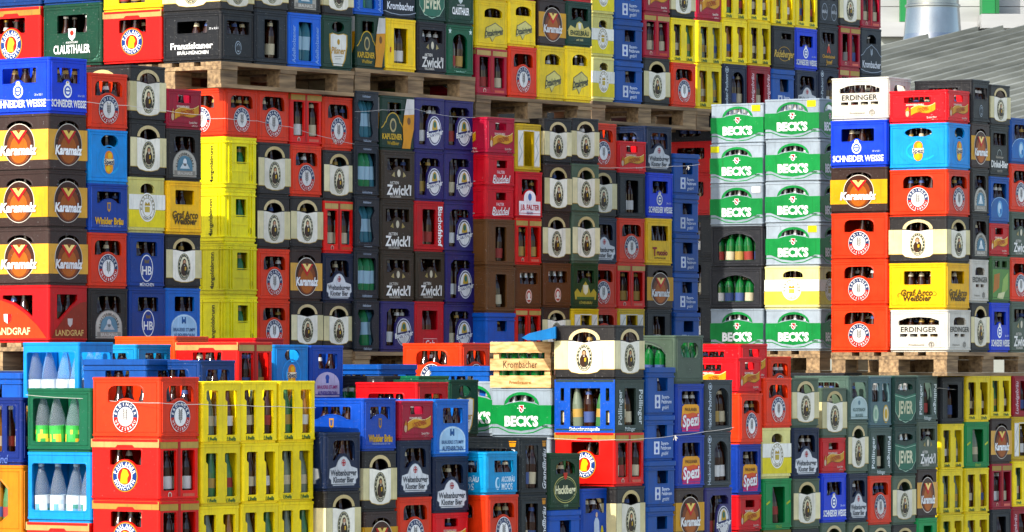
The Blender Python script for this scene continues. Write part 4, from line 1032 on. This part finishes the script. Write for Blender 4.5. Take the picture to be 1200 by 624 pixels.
Stack('upper right dark stack', 932, 35.6, 55.5, [
    ('C', None, 932, 959, '-20 YEL2 32 SCHN 81.5 WELT 131'),
    ('S', 959.5, 984, '-20 TWOD 30.5 LODE 80.5 HACN 130'),
    ('S', 984.5, 1009, '-18 FRZ 31.5 PAUC 80.5 PAUC 130'),
    ('S', 1009.5, 1034, '-16 PAUC 33.5 KROM 90 KROM 140')], sup=False, base=130, pal=[(932, 1034, 'pallet hidden under the upper right dark stack')])
# ---- right: green swoosh stack and the sunlit corner stack
Stack('green swoosh stack', 961, 31.7, 59, [
    ('C', 896, 961, 985, '115 BECK 163.5 BECK 213 BECK 262 BECK 312 WARS 362 BECK 411'),
    ('L', 831.5, 894, '121.5 BECK 169 BECK 216.5 BECK 265 DARB 314 DARB 362 BECK 411')], sup=False, base=411, pal=[(961, None, 'pale pallet under the green swoosh stack')])
Stack('sunlit right corner stack', 1110, 30.7, 57, [
    ('C', 1041.5, 1110, 1138, '105 RIBB 143.5 SPEZ 198 ERD 253 FRZ 308 DUNK 363 ERDW 413.5'),
    ('L', 973, 1040.5, '91 ERDW 141 SCHN 196 KARA 250 ERD 305 ERD 358.5 ERD 412'),
    ('S', 1138, 1160, '94 FRB 145 KARA 198.5 ARCHG 252 ARCHG 304.5 ERDW 355 FRZ 412'),
    ('S', 1160, 1184, '100 FRZ 148 DINK 207.5 BLAR 262 RIBB 300.5 GRGL 355 SCHN 411'),
    ('S', 1184.5, 1210, '139 BLAR 192.5 ERD 248.5 ZWIG 302 ERD 353.5 ZWIG 410')], sup=False, base=412.5, pal=[(1110, 1206, 'broad pallet under the sunlit right corner stack')])
# ---- lower storey, front left
Stack('front left gold rim stack', 187, 24.0, 53, [
    ('C', 107, 187, 235, '442 ERD 515 PAUL 588 PAUL 661'),
    ('S', 236, 283, '447.5 YEL2 521 YEL2 593 YEL2 665'),
    ('S', 283, 327, '447 YEL2 519.5 YEL2 590.5 YEL2 661'),
    ('S', 327.5, 370, '446.5 YEL2 518.5 YEL2 588 YEL2 658'),
    ('L', 30, 105.5, '455 PETG 530 PETB 612.5 PAUL 684'),
    ('L', -46, 27, '466 BLUR 545 AMBR 628')], rear=False)
one = dict(rear=False, one=True)
Stack('behind the green crate', 92, 25.35, 54, [('C', 25, 92, 134, '401 PETB 475')], **one)
Stack('at far left under pallet', 24, 25.9, 54, [('C', -50, 24, 66, '437 BLUP 500')], **one)
Stack('behind the turquoise crate', 204, 26.35, 54, [('C', 132, 204, 245, '394 ORAN 465')], **one)
Stack('below the far left tall stack', 160, 25.9, 54, [('C', 130, 160, 202, '403.5 ARCO 455')], **one)
Stack('between clear bottles and round emblem crate', 172, 25.0, 54, [('C', 97, 172, 211, '421 BLUT 482')], **one)
Stack('behind red crate under yellow ribbed stack', 300, 26.9, 54, [('C', 236, 300, 335, '396 REDW 462')], **one)
Stack('under the ribbed yellow stack', 279, 25.8, 54, [('C', 204, 279, 320, '401 PAUL 470')], **one)
Stack('above the yellow twin window crates', 233, 25.0, 54, [('C', 190, 233, 277, '422 BLUN 492')], **one)
Stack('pair above yellow crates', 320, 26.2, 54, [('C', None, 320, 362, '404 SPEZ 464'), ('S', 363, 403, '405 STAV 470')], rear=False)
# ---- lower storey, middle
Stack('scalloped label front stack', 382, 24.9, 54, [('C', 345, 382, 424, '507 WELT 576 FRZ 645')], rear=False)
Stack('yellow lettered middle stack', 426, 25.15, 54, [
    ('C', 370, 426, 466, '467 WINK 529 FRZ 600 KARA 668'),
    ('S', 467, 508, '470 RIBC 516 WELT 582.5 ERD 650'),
    ('S', 509, 551, '468 STAN 535 WELT 601 RIBB 649')], rear=False)
Stack('behind yellow lettered stack', 489, 26.2, 54, [('C', 415, 489, 527, '448 REDW 516')], **one)
Stack('peeking over plain red crate', 492, 27.0, 54, [('C', 452, 491, 528, '440.5 GRNW 506')], **one)
Stack('low behind the plain red crate', 448, 26.75, 54, [('C', 402, 448, 470, '440.5 DARB 508')], **one)
Stack('under the charcoal water stack', 445, 27.3, 54, [('C', 380, 445, 489, '427 BLUT 482')], **one)
Stack('under the violet crates', 540, 27.9, 54, [('C', 470, 540, 575, '402 ERD 466')], **one)
Stack('left of the wooden crate', 573, 27.5, 54, [('C', 536, 573, 600, '429 BLUT 484')], **one)
Stack('left of the green swoosh crate', 528, 26.6, 54, [('C', None, 528, 563, '445 BITB 512')], **one)
Stack('half hidden under the wooden crate', 590, 27.4, 54, [('C', 520, 590, 620, '447 BECK 511')], **one)
Stack('wooden crate stack', 646, 27.1, 54, [('C', 574, 646, 685, '400 WOOD 455.5 BECK 513 BECK 570')], rear=False)
Stack('blue bottle window stack', 722, 26.75, 57, [
    ('C', 650, 722, 757, '381 FRZ 445 PO2 507.5 PAUL 570.5 FRZ 640'),
    ('S', 758, 791, '430.5 BLUT 486.5 BLUT 540 BLUT 593.5 BLUT 647'),
    ('C', None, 792, 826, '393 DARG 450 SPZ2 510.5 SPZ2 572.5 KARA 636'),
    ('S', 826.5, 859, '445 HACV 506.5 HACV 571.5 BAYR 636')], rear=False)
Stack('turquoise front stack', 570, 25.85, 54, [('C', 553, 570, 608, '530 ARCO 580.5 ERD 648')], rear=False)
Stack('edge script stack', 608, 26.1, 54, [('C', 545, 608, 642, '513 BLKV 581 BLKV 650')], rear=False)
Stack('oval emblem front stack', 643, 26.35, 54, [('C', None, 643, 682, '532 HACK 598.5 BLUP 655')], rear=False)
Stack('beside the oval emblem stack', 682, 26.6, 54, [('C', None, 682, 718, '573 PERS 642')], **one)
# ---- lower storey, right
Stack('red scroll lower stack', 866, 28.6, 55, [
    ('C', 824, 866, 894, '419 RIBB 461 ERD 521 SPZ2 580.5 RIBB 624'),
    ('S', 895, 928.5, '443 ERD 501.5 WARS 561 GREE 621'),
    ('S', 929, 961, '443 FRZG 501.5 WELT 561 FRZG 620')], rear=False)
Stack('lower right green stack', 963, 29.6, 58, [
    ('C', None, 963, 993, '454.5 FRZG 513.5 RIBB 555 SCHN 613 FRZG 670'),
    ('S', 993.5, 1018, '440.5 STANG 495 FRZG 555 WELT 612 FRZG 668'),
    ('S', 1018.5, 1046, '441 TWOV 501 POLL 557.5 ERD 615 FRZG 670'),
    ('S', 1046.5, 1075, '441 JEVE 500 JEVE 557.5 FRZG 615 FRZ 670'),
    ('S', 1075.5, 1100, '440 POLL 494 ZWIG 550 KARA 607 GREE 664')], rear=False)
Stack('lower right yellow stack', 1101, 31.5, 55.5, [
    ('C', None, 1102, 1130, '442 DKWN 497 YEL2 550.5 YEL2 604 YEL2 657'),
    ('S', 1131.5, 1160.5, '440.5 YEL2 494.5 GREE 548.5 YEL2 602 YEL2 655'),
    ('S', 1161.5, 1186.5, '439 YEL2 490.5 KARA 543.5 PAUC 597 DKWN 650'),
    ('S', 1187, 1213, '438.5 CRIV 488.5 YELC 540.5 YEL2 593.5 CRIV 646')], rear=False)
Stack('behind red scroll lower stack', 868, 29.6, 55, [('C', 822, 868, 901, '403 RIBB 447'), ('S', 901, 928, '418 ERD 475')], rear=False)
Stack('peeking over the monk labels', 990, 31.0, 60, [('C', 925, 990, 1012, '437 DARB 490')], **one)
tag(link('rear_crates', REAR.mesh('rear_crates')), 'plain crates and added filler blocks in the hidden rear and lower rows', 'crate', None, 'stuff')

for w, xf, col in (('top of column one', .86, '#d8d23a'), ('fourth down in column one', .86, '#d8d23a'), ('top of column two', .86, '#d8d23a'), ('second down in column two', .1, '#d8d23a'), ('third down in column two', .88, '#d8d8d4')):
    for c in CRATES:
        if c['where'] == w + ', green swoosh stack':
            cv = Canvas(BD, .29, True); cv.rect('paper_sticker', xf - .08, .8, xf + .08, .95, col, 3)
            f = face_map(True); src = cv.parts['paper_sticker']; m2 = MB(); m2.f, m2.m, m2.mats = src.f, src.m, src.mats; m2.v = [f(*v) for v in src.v]
            link('paper_sticker', m2.mesh('paper_sticker'), c['o'])

# ------------------------------------------------------------------ bottles
def bottle_mats(kind, v):
    cap = [simple('cap_silver', '#d8d8d8', .25, .8), simple('cap_gold', '#b8923c', .35, .7), simple('cap_white', '#e4e2da', .4), simple('cap_red', '#b01818', .4), simple('cap_silver', '#d8d8d8', .25, .8)][v % 5]
    lab = [simple('label_cream', '#b8ac8c', .6), simple('label_white', '#c8c6c0', .6), simple('label_red', '#8c2a20', .6), simple('label_gold', '#a08038', .5), simple('label_blue', '#34487a', .6)][v % 5]
    g = {'brown': simple('brown_glass', '#2a1206', .07), 'silver': simple('brown_glass', '#2a1206', .07), 'mixed': simple('brown_glass', '#2a1206', .07), 'green': simple('green_glass', '#0d5a24', .07), 'plaingreen': simple('green_glass', '#0d5a24', .07), 'red': simple('cola_glass', '#3a0c0a', .08)}.get(kind)
    if kind == 'soda': g = [simple('soda_clear', '#66705c', .06), simple('soda_orange', '#8a5a10', .06), simple('soda_cola', '#34160a', .06), simple('soda_green', '#3a6a3a', .06)][v % 4]
    return g, cap, lab
def beer(kind, v):
    g, cap, lab = bottle_mats(kind, v); mb = MB()
    if kind == 'plaingreen': lab = g
    foil = simple('foil', '#c4c4c0', .35, .6) if kind == 'silver' else (g if v % 3 else lab)
    pr = [(.0, .002), (.0295, .003), (.0305, .03), (.0305, .042), (.0305, .1), (.0305, .14), (.026, .168), (.0175, .192), (.0145, .21), (.0138, .238), (.0155, .2385), (.0155, .249), (.0, .25)]
    mt = [g, g, g, lab, g, g, g, foil, foil if kind == 'silver' else g, cap, cap, cap]
    mb.lathe(pr, 10, mt); return mb
def soda(v):
    g, cap, lab = bottle_mats('soda', v); mb = MB()
    pr = [(.0, .002), (.0295, .003), (.0305, .03), (.0305, .07), (.0305, .115), (.0295, .14), (.024, .17), (.0165, .2), (.0142, .232), (.0165, .233), (.0165, .249), (.0, .25)]
    mb.lathe(pr, 10, [g, g, g, lab, g, g, g, g, cap, cap, cap]); return mb
def pet(v):
    g = simple('pet_teal', '#3a7484', .08, 0, .35, 1.2); w = simple('pet_label', '#86a6b4', .5); cap = simple('pet_cap', '#2a5aa8', .4); mb = MB()
    if v % 3 == 1: g = simple('pet_green', '#2c7c4c', .08, 0, .3, 1.2)
    pr = [(.0, .002), (.036, .004), (.038, .03), (.038, .08), (.038, .15), (.036, .175), (.024, .21), (.015, .23), (.015, .25), (.0, .25)]
    mb.lathe(pr, 10, [g, g, g, w, g, g, g, cap, cap]); return mb
BM = {}
def bmesh_of(kind, v):
    k = (kind, v)
    if k not in BM: BM[k] = soda(v) if kind == 'soda' else pet(v) if kind == 'pet' else beer(kind, v)
    return BM[k]
CLEAR = simple('clear_plastic', '#dcecf6', .03, 0, .9, 1.14, 1.0); CLAB = noisy('water_label', '#dfe8f0', '#f4f6f8', (30, 30, 30), .5, 0, 0)
def big_bottle(kind, i, M, label, group):
    """litre bottle of clear plastic: bottle, label_sleeve, cap"""
    r = link('water_bottle' if kind == 'clear' else 'lemonade_bottle', None); r.matrix_world = M; tag(r, label, 'bottle', group)
    mb = MB(); mb.lathe([(.0, .002), (.038, .004), (.0405, .02), (.0405, .112), (.0385, .12), (.0395, .126), (.036, .152), (.0345, .156), (.027, .192), (.018, .226), (.0135, .238), (.0135, .252), (.0, .252)], 16, CLEAR); link('bottle', mb.mesh('bottle', True), r)
    mb = MB(); lm = CLAB if kind == 'clear' else simple('lemon_label', '#2ca83a', .5)
    z0, z1 = (.03, .112); N = 20; rng = random.Random(i * 7 + 1)
    pal = ['#c2ccd4', '#a8bccb', '#c8d0d4', '#5c94b8', '#3f8478', '#c8d0d6'] if kind == 'clear' else ['#2c9a38', '#34a83e', '#3cae48', '#e0a424', '#228a30', '#d8c83a']
    for b in range(4):
        za, zb = z0 + (z1 - z0) * b / 4, z0 + (z1 - z0) * (b + 1) / 4
        for k in range(N):
            t0, t1 = 2 * math.pi * k / N, 2 * math.pi * (k + 1) / N; R_ = .0412
            ci_ = rng.choice((3, 4)) if b in (0, 1) and (k + i) % 5 < 2 else rng.choice((0, 1, 2, 5)) if b < 3 else 0
            mb.add([(R_ * math.cos(t0), R_ * math.sin(t0), za), (R_ * math.cos(t1), R_ * math.sin(t1), za), (R_ * math.cos(t1), R_ * math.sin(t1), zb), (R_ * math.cos(t0), R_ * math.sin(t0), zb)], [(0, 1, 2, 3)], simple('sleeve_' + pal[ci_], pal[ci_], .5))
    link('label_sleeve', mb.mesh('label_sleeve', True), r)
    mb = MB(); mb.lathe([(.0155, .25), (.0155, .268), (.0, .2685)], 12, simple('cap_lightblue', '#8fb8d8', .4) if kind == 'clear' else simple('cap_green', '#2c8a3c', .4)); link('cap', mb.mesh('cap', True), r)
    t = 'still' if kind == 'clear' else 'lemon'
cand = []
for ci, c in enumerate(CRATES):
    t = T[c['t']]; kind = t['bottles']; cen = c['cen']
    px = CX + F * cen.x / cen.y; py = HY - F * (c['z0'] + c['hz'] - EYE) / cen.y
    if px < -70 or px > 1240 or py > 626 or HY - F * (c['z0'] - EYE) / cen.y < -4: continue
    H = c['hz']; ht = min(.27, H - .035); rng = random.Random(ci * 17 + 3)
    v0 = rng.randrange(12)
    big = kind in ('clear', 'lemon')
    xs = [(-.09, 0, .09), (-.105, -.035, .035, .105)][not big]; ys = [(-.143, -.0475, .0475, .143), (-.148, -.074, 0, .074, .148)][not big]
    seen = {}
    for side in (False, True):
        if ('S' if side else 'E') not in c['faces']: continue
        hs = t['canv'][side].holes; Wd = BD if side else BW
        if t.get('wood'): hs = [[(.05, 0), (.35, .2)]] if side else []
        for k, q in enumerate(ys if side else xs):
            u = (BD / 2 - q) if side else q + BW / 2
            for l in hs:
                a, b = min(p[0] for p in l) - .022, max(p[0] for p in l) + .022
                if a < u < b:
                    area = (b - a) * (max(p[1] for p in l) - min(p[1] for p in l))
                    key = (0, k) if side else (k, 0)
                    order = len(ys) - k if side else k + 1
                    if key not in seen or seen[key][0] < area: seen[key] = (area, side, order)
                    break
    for (i, j), (area, side, order) in sorted(seen.items()):
        if big: j = j if j or side else 0
        lx, ly = xs[i] * c['sc'][0], ys[j] * c['sc'][1]
        s, co = math.sin(c['psi']), math.cos(c['psi'])
        kd = kind
        if kind == 'mixed': kd = 'soda' if (i + j) % 2 else 'brown'
        v = v0 if rng.random() < .5 else rng.randrange(12)
        if rng.random() < .06 and not big and kind != 'soda': continue
        pos = Vector((cen.x + lx * co - ly * s, cen.y + lx * s + ly * co, c['z0'] + .0135 * H / .29))
        cand.append((area * (F / cen.y) ** 2 * (4 if big else 1), ci, kd, v, pos, ht, side, order, big, c))
cand.sort(key=lambda q: -q[0])
BOT = MB()
def into(kd, v, pos, ht, rz):
    src = bmesh_of(kd, v); q = len(BOT.v); cz, sz_ = math.cos(rz), math.sin(rz)
    BOT.v += [(pos.x + x * cz - y * sz_, pos.y + x * sz_ + y * cz, pos.z + z * ht / .25) for x, y, z in src.v]
    BOT.f += [tuple(q + k for k in f) for f in src.f]; mm = [BOT.mi(m) for m in src.mats]; BOT.m += [mm[k] for k in src.m]
WORD = {'brown': 'brown glass', 'silver': 'foil-necked brown', 'green': 'green glass', 'plaingreen': 'green glass', 'red': 'dark cola', 'soda': 'soda', 'pet': 'plastic water', 'clear': 'clear plastic', 'lemon': 'clear lemonade'}
for n, (sz, ci, kd, v, pos, ht, side, order, big, c) in enumerate(cand):
    rz = (n * 2.399) % 6.283
    M = Matrix.Translation(pos) @ Matrix.Rotation(.05 * math.sin(n * 1.7), 4, 'Y') @ Matrix.Rotation(rz, 4, 'Z')
    if n < 300 or big:
        wh = c['where'].replace(' in column', ' column').replace('top of', 'top')
        lab = ('%s bottle %s, sunlit side, crate %s' if side and 'E' in c['faces'] else '%s bottle %s from left, crate %s') % (WORD[kd].split()[0], ORD[order], wh)
        if len(lab.split()) > 16: lab = lab.replace(', sunlit side', ' sunlit').replace(' from left', '')
        if big:
            big_bottle(kd, order, M @ Matrix.Diagonal((1, 1, ht / .27, 1)), lab, 'bottles in the crates'); continue
        key = ('me', kd, v)
        if key not in BM: BM[key] = bmesh_of(kd, v).mesh('bottle', True)
        o = link({'soda': 'soda_bottle', 'pet': 'water_bottle'}.get(kd, 'beer_bottle'), BM[key]); o.matrix_world = M @ Matrix.Diagonal((1, 1, ht / .25, 1))
        tag(o, lab, 'bottle', 'bottles in the crates')
    else:
        into(kd, v, pos, ht, rz)
    if not big and c['d'] > .3:          # the row standing behind it
        uu, vv = Vector((math.cos(c['psi']), math.sin(c['psi']), 0)), Vector((-math.sin(c['psi']), math.cos(c['psi']), 0))
        if (order < 5 if side else ('S' not in c['faces'] or order > 2)): into(kd, (v + n) % 12, pos + (uu * .07 if side else vv * .074), ht, rz + 1)
tag(link('crated_bottles', BOT.mesh('crated_bottles', True)), 'smaller bottles standing in the farther crates', 'bottle', None, 'stuff')

# ------------------------------------------------------------------ twine tied round the stacks
def twine(pts, label, knot=None):
    cu = MB(); m = simple('twine', '#b8b4ac', .8); P = [Vector(((x - CX) / F * Y, Y, zof(y, Y))) for x, y, Y in pts]
    Q = []
    for i in range(len(P) - 1):
        for k in range(6):
            t = k / 6; p = P[i].lerp(P[i + 1], t); p.z -= .012 * (P[i + 1] - P[i]).length * 4 * t * (1 - t); Q.append(p)
    Q.append(P[-1]); n = 5; r = .0013; vs = []; fs = []
    for i, p in enumerate(Q):
        d = (Q[min(i + 1, len(Q) - 1)] - Q[max(i - 1, 0)]).normalized(); a = d.cross(Vector((0, 0, 1))).normalized(); b = a.cross(d)
        for k in range(n): t = 2 * math.pi * k / n; vs.append(p + a * r * math.cos(t) + b * r * math.sin(t))
    for i in range(len(Q) - 1):
        for k in range(n): j = (k + 1) % n; fs.append((i * n + k, i * n + j, (i + 1) * n + j, (i + 1) * n + k))
    cu.add(vs, fs, m)
    if knot:
        x, y, Y = knot; c = Vector(((x - CX) / F * Y, Y, zof(y, Y)))
        for k in range(5):
            a = k * 1.3; e = c + Vector((.012 * math.cos(a), -.006, -.014 + .012 * math.sin(a))); side = Vector((.002, 0, .002))
            cu.add([c - side, c + side, e + side, e - side], [(0, 1, 2, 3)], m)
            cu.add([c + Vector((0, -.004, 0)) - side, c + side, e + side + Vector((0, -.004, 0)), e - side], [(0, 3, 2, 1)], m)
    tag(link('twine', cu.mesh('twine')), label, 'string', 'twine tied round the stacks')
twine([(-5, 117, 26.7), (58, 117.5, 26.45), (104, 120, 26.65), (151, 124, 26.85), (195, 130, 27.05), (236, 135, 27.25)], 'white twine across the far left tall stack near its top')
twine([(237, 139, 28.3), (264, 139, 28.25), (302, 142, 28.45), (340, 149, 28.7), (392, 163.5, 29.0), (415, 169, 29.15)], 'white twine with knot across the ribbed yellow corner stack', (392, 164, 28.98))
twine([(416, 131, 29.15), (447, 129, 29.35), (487, 128, 29.6), (524, 136, 29.85), (557, 138, 30.05)], 'twine across the beer glass crate of the charcoal stack')
twine([(557, 183, 30.75), (570, 183, 30.65), (637, 183, 31.05), (703, 184, 31.5)], 'dark-looking twine across the red script corner stack')
twine([(690, 196, 32.55), (724, 197, 32.75), (757, 196, 33.0), (790, 195, 33.2), (820, 193, 33.45)], 'white twine with frayed knot across the blue ledge stack', (806, 195, 33.3))
twine([(30, 463, 24.3), (107, 467.5, 24.3), (187, 472.5, 23.95), (236, 474, 24.15), (283, 475, 24.4), (327, 476.5, 24.6), (370, 478, 24.85)], 'long white twine across the front left gold rim stack')
twine([(426, 504, 25.55), (467, 504.5, 25.8), (551, 505, 26.25)], 'dark-looking twine across the yellow lettered middle stack')
twine([(640, 514, 26.6), (650, 514, 26.5), (722, 515.5, 26.15), (757, 514, 26.35), (791, 510.5, 26.6), (826, 506, 26.85), (860, 501, 27.05)], 'white twine with knot across the blue bottle window stack', (791, 511, 26.58))
twine([(1075, 456, 30.9), (1101, 455, 31.3), (1160, 452, 32.6), (1200, 450, 33.0)], 'pale twine across the lower right yellow stack')

# ------------------------------------------------------------------ blue tilted lid lying behind the wooden crate
def at(x, y, Y): return Vector(((x - CX) / F * Y, Y, zof(y, Y)))
mb = MB(); m = plastic('#1a74b4'); prof = [(611, 396), (620, 391), (640, 386), (651, 383), (651, 397), (636, 399), (618, 399)]
A = [at(x, y, 26.9) for x, y in prof]; B = [p + Vector((.05, .32, .012)) for p in A]; n = len(A)
mb.add(A + B, [tuple(range(n - 1, -1, -1)), tuple(range(n, 2 * n))] + [(i, (i + 1) % n, n + (i + 1) % n, n + i) for i in range(n)], m)
tag(link('plastic_lid', mb.mesh('plastic_lid')), 'tilted bright blue plastic lid behind the wooden slatted crate', 'lid')

# ------------------------------------------------------------------ building behind, upper right
YB = 52.0
white = noisy('wall_panel', '#8c8d8b', '#a4a5a2', (1, 1, 6), .6, 0, .05, .01); green = simple('green_paint', '#0c7034', .45)
hb = link('warehouse_building', None, None, tuple(at(1120, 440, YB).xy) + (0,)); tag(hb, 'white warehouse with green posts behind the metal roof', 'building')
def hbox(nm, x0, x1, y0, y1, Y0, Y1, mat):
    a, b = at(x0, y1, YB + Y0), at(x1, y0, YB + Y0); o = hb.location; mb = MB()
    mb.box((a.x - o.x, a.y - o.y, a.z), (b.x - o.x, b.y - o.y + (Y1 - Y0), b.z), mat); link(nm, mb.mesh(nm), hb)
g = [-80, -45, -19, 8, 34, 60, 110]
for i in range(len(g) - 1): hbox('wall_panel', 900, 1500, g[i] + .35, g[i + 1] - .35, .4, .7, white)
hbox('wall_core', 900, 1500, -80, 110, .72, 1.0, simple('wall_core', '#9a9a98', .8))
hbox('ledge', 1030, 1145, 26, 43, .1, .39, white); hbox('ledge', 1150, 1500, 16.5, 33, .0, .39, white)
hbox('green_post', 1055, 1063, -80, 25.5, .25, .39, green); hbox('green_post', 1151, 1166, -80, 16, .1, .39, green); hbox('post_return', 1166.5, 1171, -80, 16, .1, .39, simple('green_paint_shaded', '#0a5a28', .5))  # darker green paints the shade on the post's turned side
hbox('lower_wall', 1000, 1500, 43.5, 440, .2, .38, simple('wall_grey', '#8c9088', .8))
# corrugated roof in front of it
rf = noisy('zinc_sheet', '#484b45', '#777a73', (1.2, 3, 5), .55, .1, .05, .01)
rt = link('corrugated_roof', None, None, tuple(at(1120, 440, 46).xy) + (0,)); tag(rt, 'grey corrugated sheet metal roof at upper right', 'roof')
O = at(1000, 64, 48.5); dv = Vector((1, .25, .262)).normalized(); ev = Vector((.12, -.8, -.5)).normalized(); nv = dv.cross(ev); nv = nv if nv.y < 0 else -nv
def sheet(l0, l1, e0, e1, lift):
    mb = MB(); pitch = .1; vs = []; fs = []; per = 8; n = int((e1 - e0) / pitch * per)
    for i in range(n + 1):
        e = e0 + i * pitch / per; h = .04 * max(-.6, min(.6, math.cos(2 * math.pi * i / per))) + lift
        for l in (l0, l1): vs.append(O + dv * l + ev * e + nv * h - rt.location)
    for i in range(n): fs.append((2 * i, 2 * i + 1, 2 * i + 3, 2 * i + 2))
    mb.add(vs, fs, rf); link('roof_sheet', mb.mesh('roof_sheet'), rt)
for k, (l0, l1, e0) in enumerate(((-.6, .77, 0), (.77, 1.26, .1), (1.26, 1.5, .2), (1.5, 1.8, .3), (1.8, 3.2, .4))): sheet(l0 - .01, l1, e0, 3.2, .003 * k)
# galvanised duct
zn = noisy('galvanised_steel', '#6c7074', '#9a9ea0', (3, 3, 1.2), .24, .95, .04, .01); YD = 49.6
dr = link('metal_duct', None, None, tuple(at(1093, 440, YD + .3).xy) + (0,)); tag(dr, 'flared galvanised steel duct rising from the metal roof', 'duct')
kk = F / YD; zz = lambda y: zof(y, YD)
mb = MB(); mb.lathe([(36.5 / kk, zz(62)), (35.5 / kk, zz(46)), (34 / kk, zz(38)), (31.5 / kk, zz(8)), (31.5 / kk, zz(6.5))], 40, zn); link('flared_base', mb.mesh('flared_base', True), dr)
mb = MB(); mb.lathe([(31.6 / kk, zz(6.6)), (32.8 / kk, zz(6)), (32.8 / kk, zz(3.6)), (31.2 / kk, zz(3))], 40, zn); link('seam_ring', mb.mesh('seam_ring', True), dr)
mb = MB(); mb.lathe([(30.8 / kk, zz(3.2)), (30.6 / kk, zz(-60))], 40, zn); link('pipe', mb.mesh('pipe', True), dr)
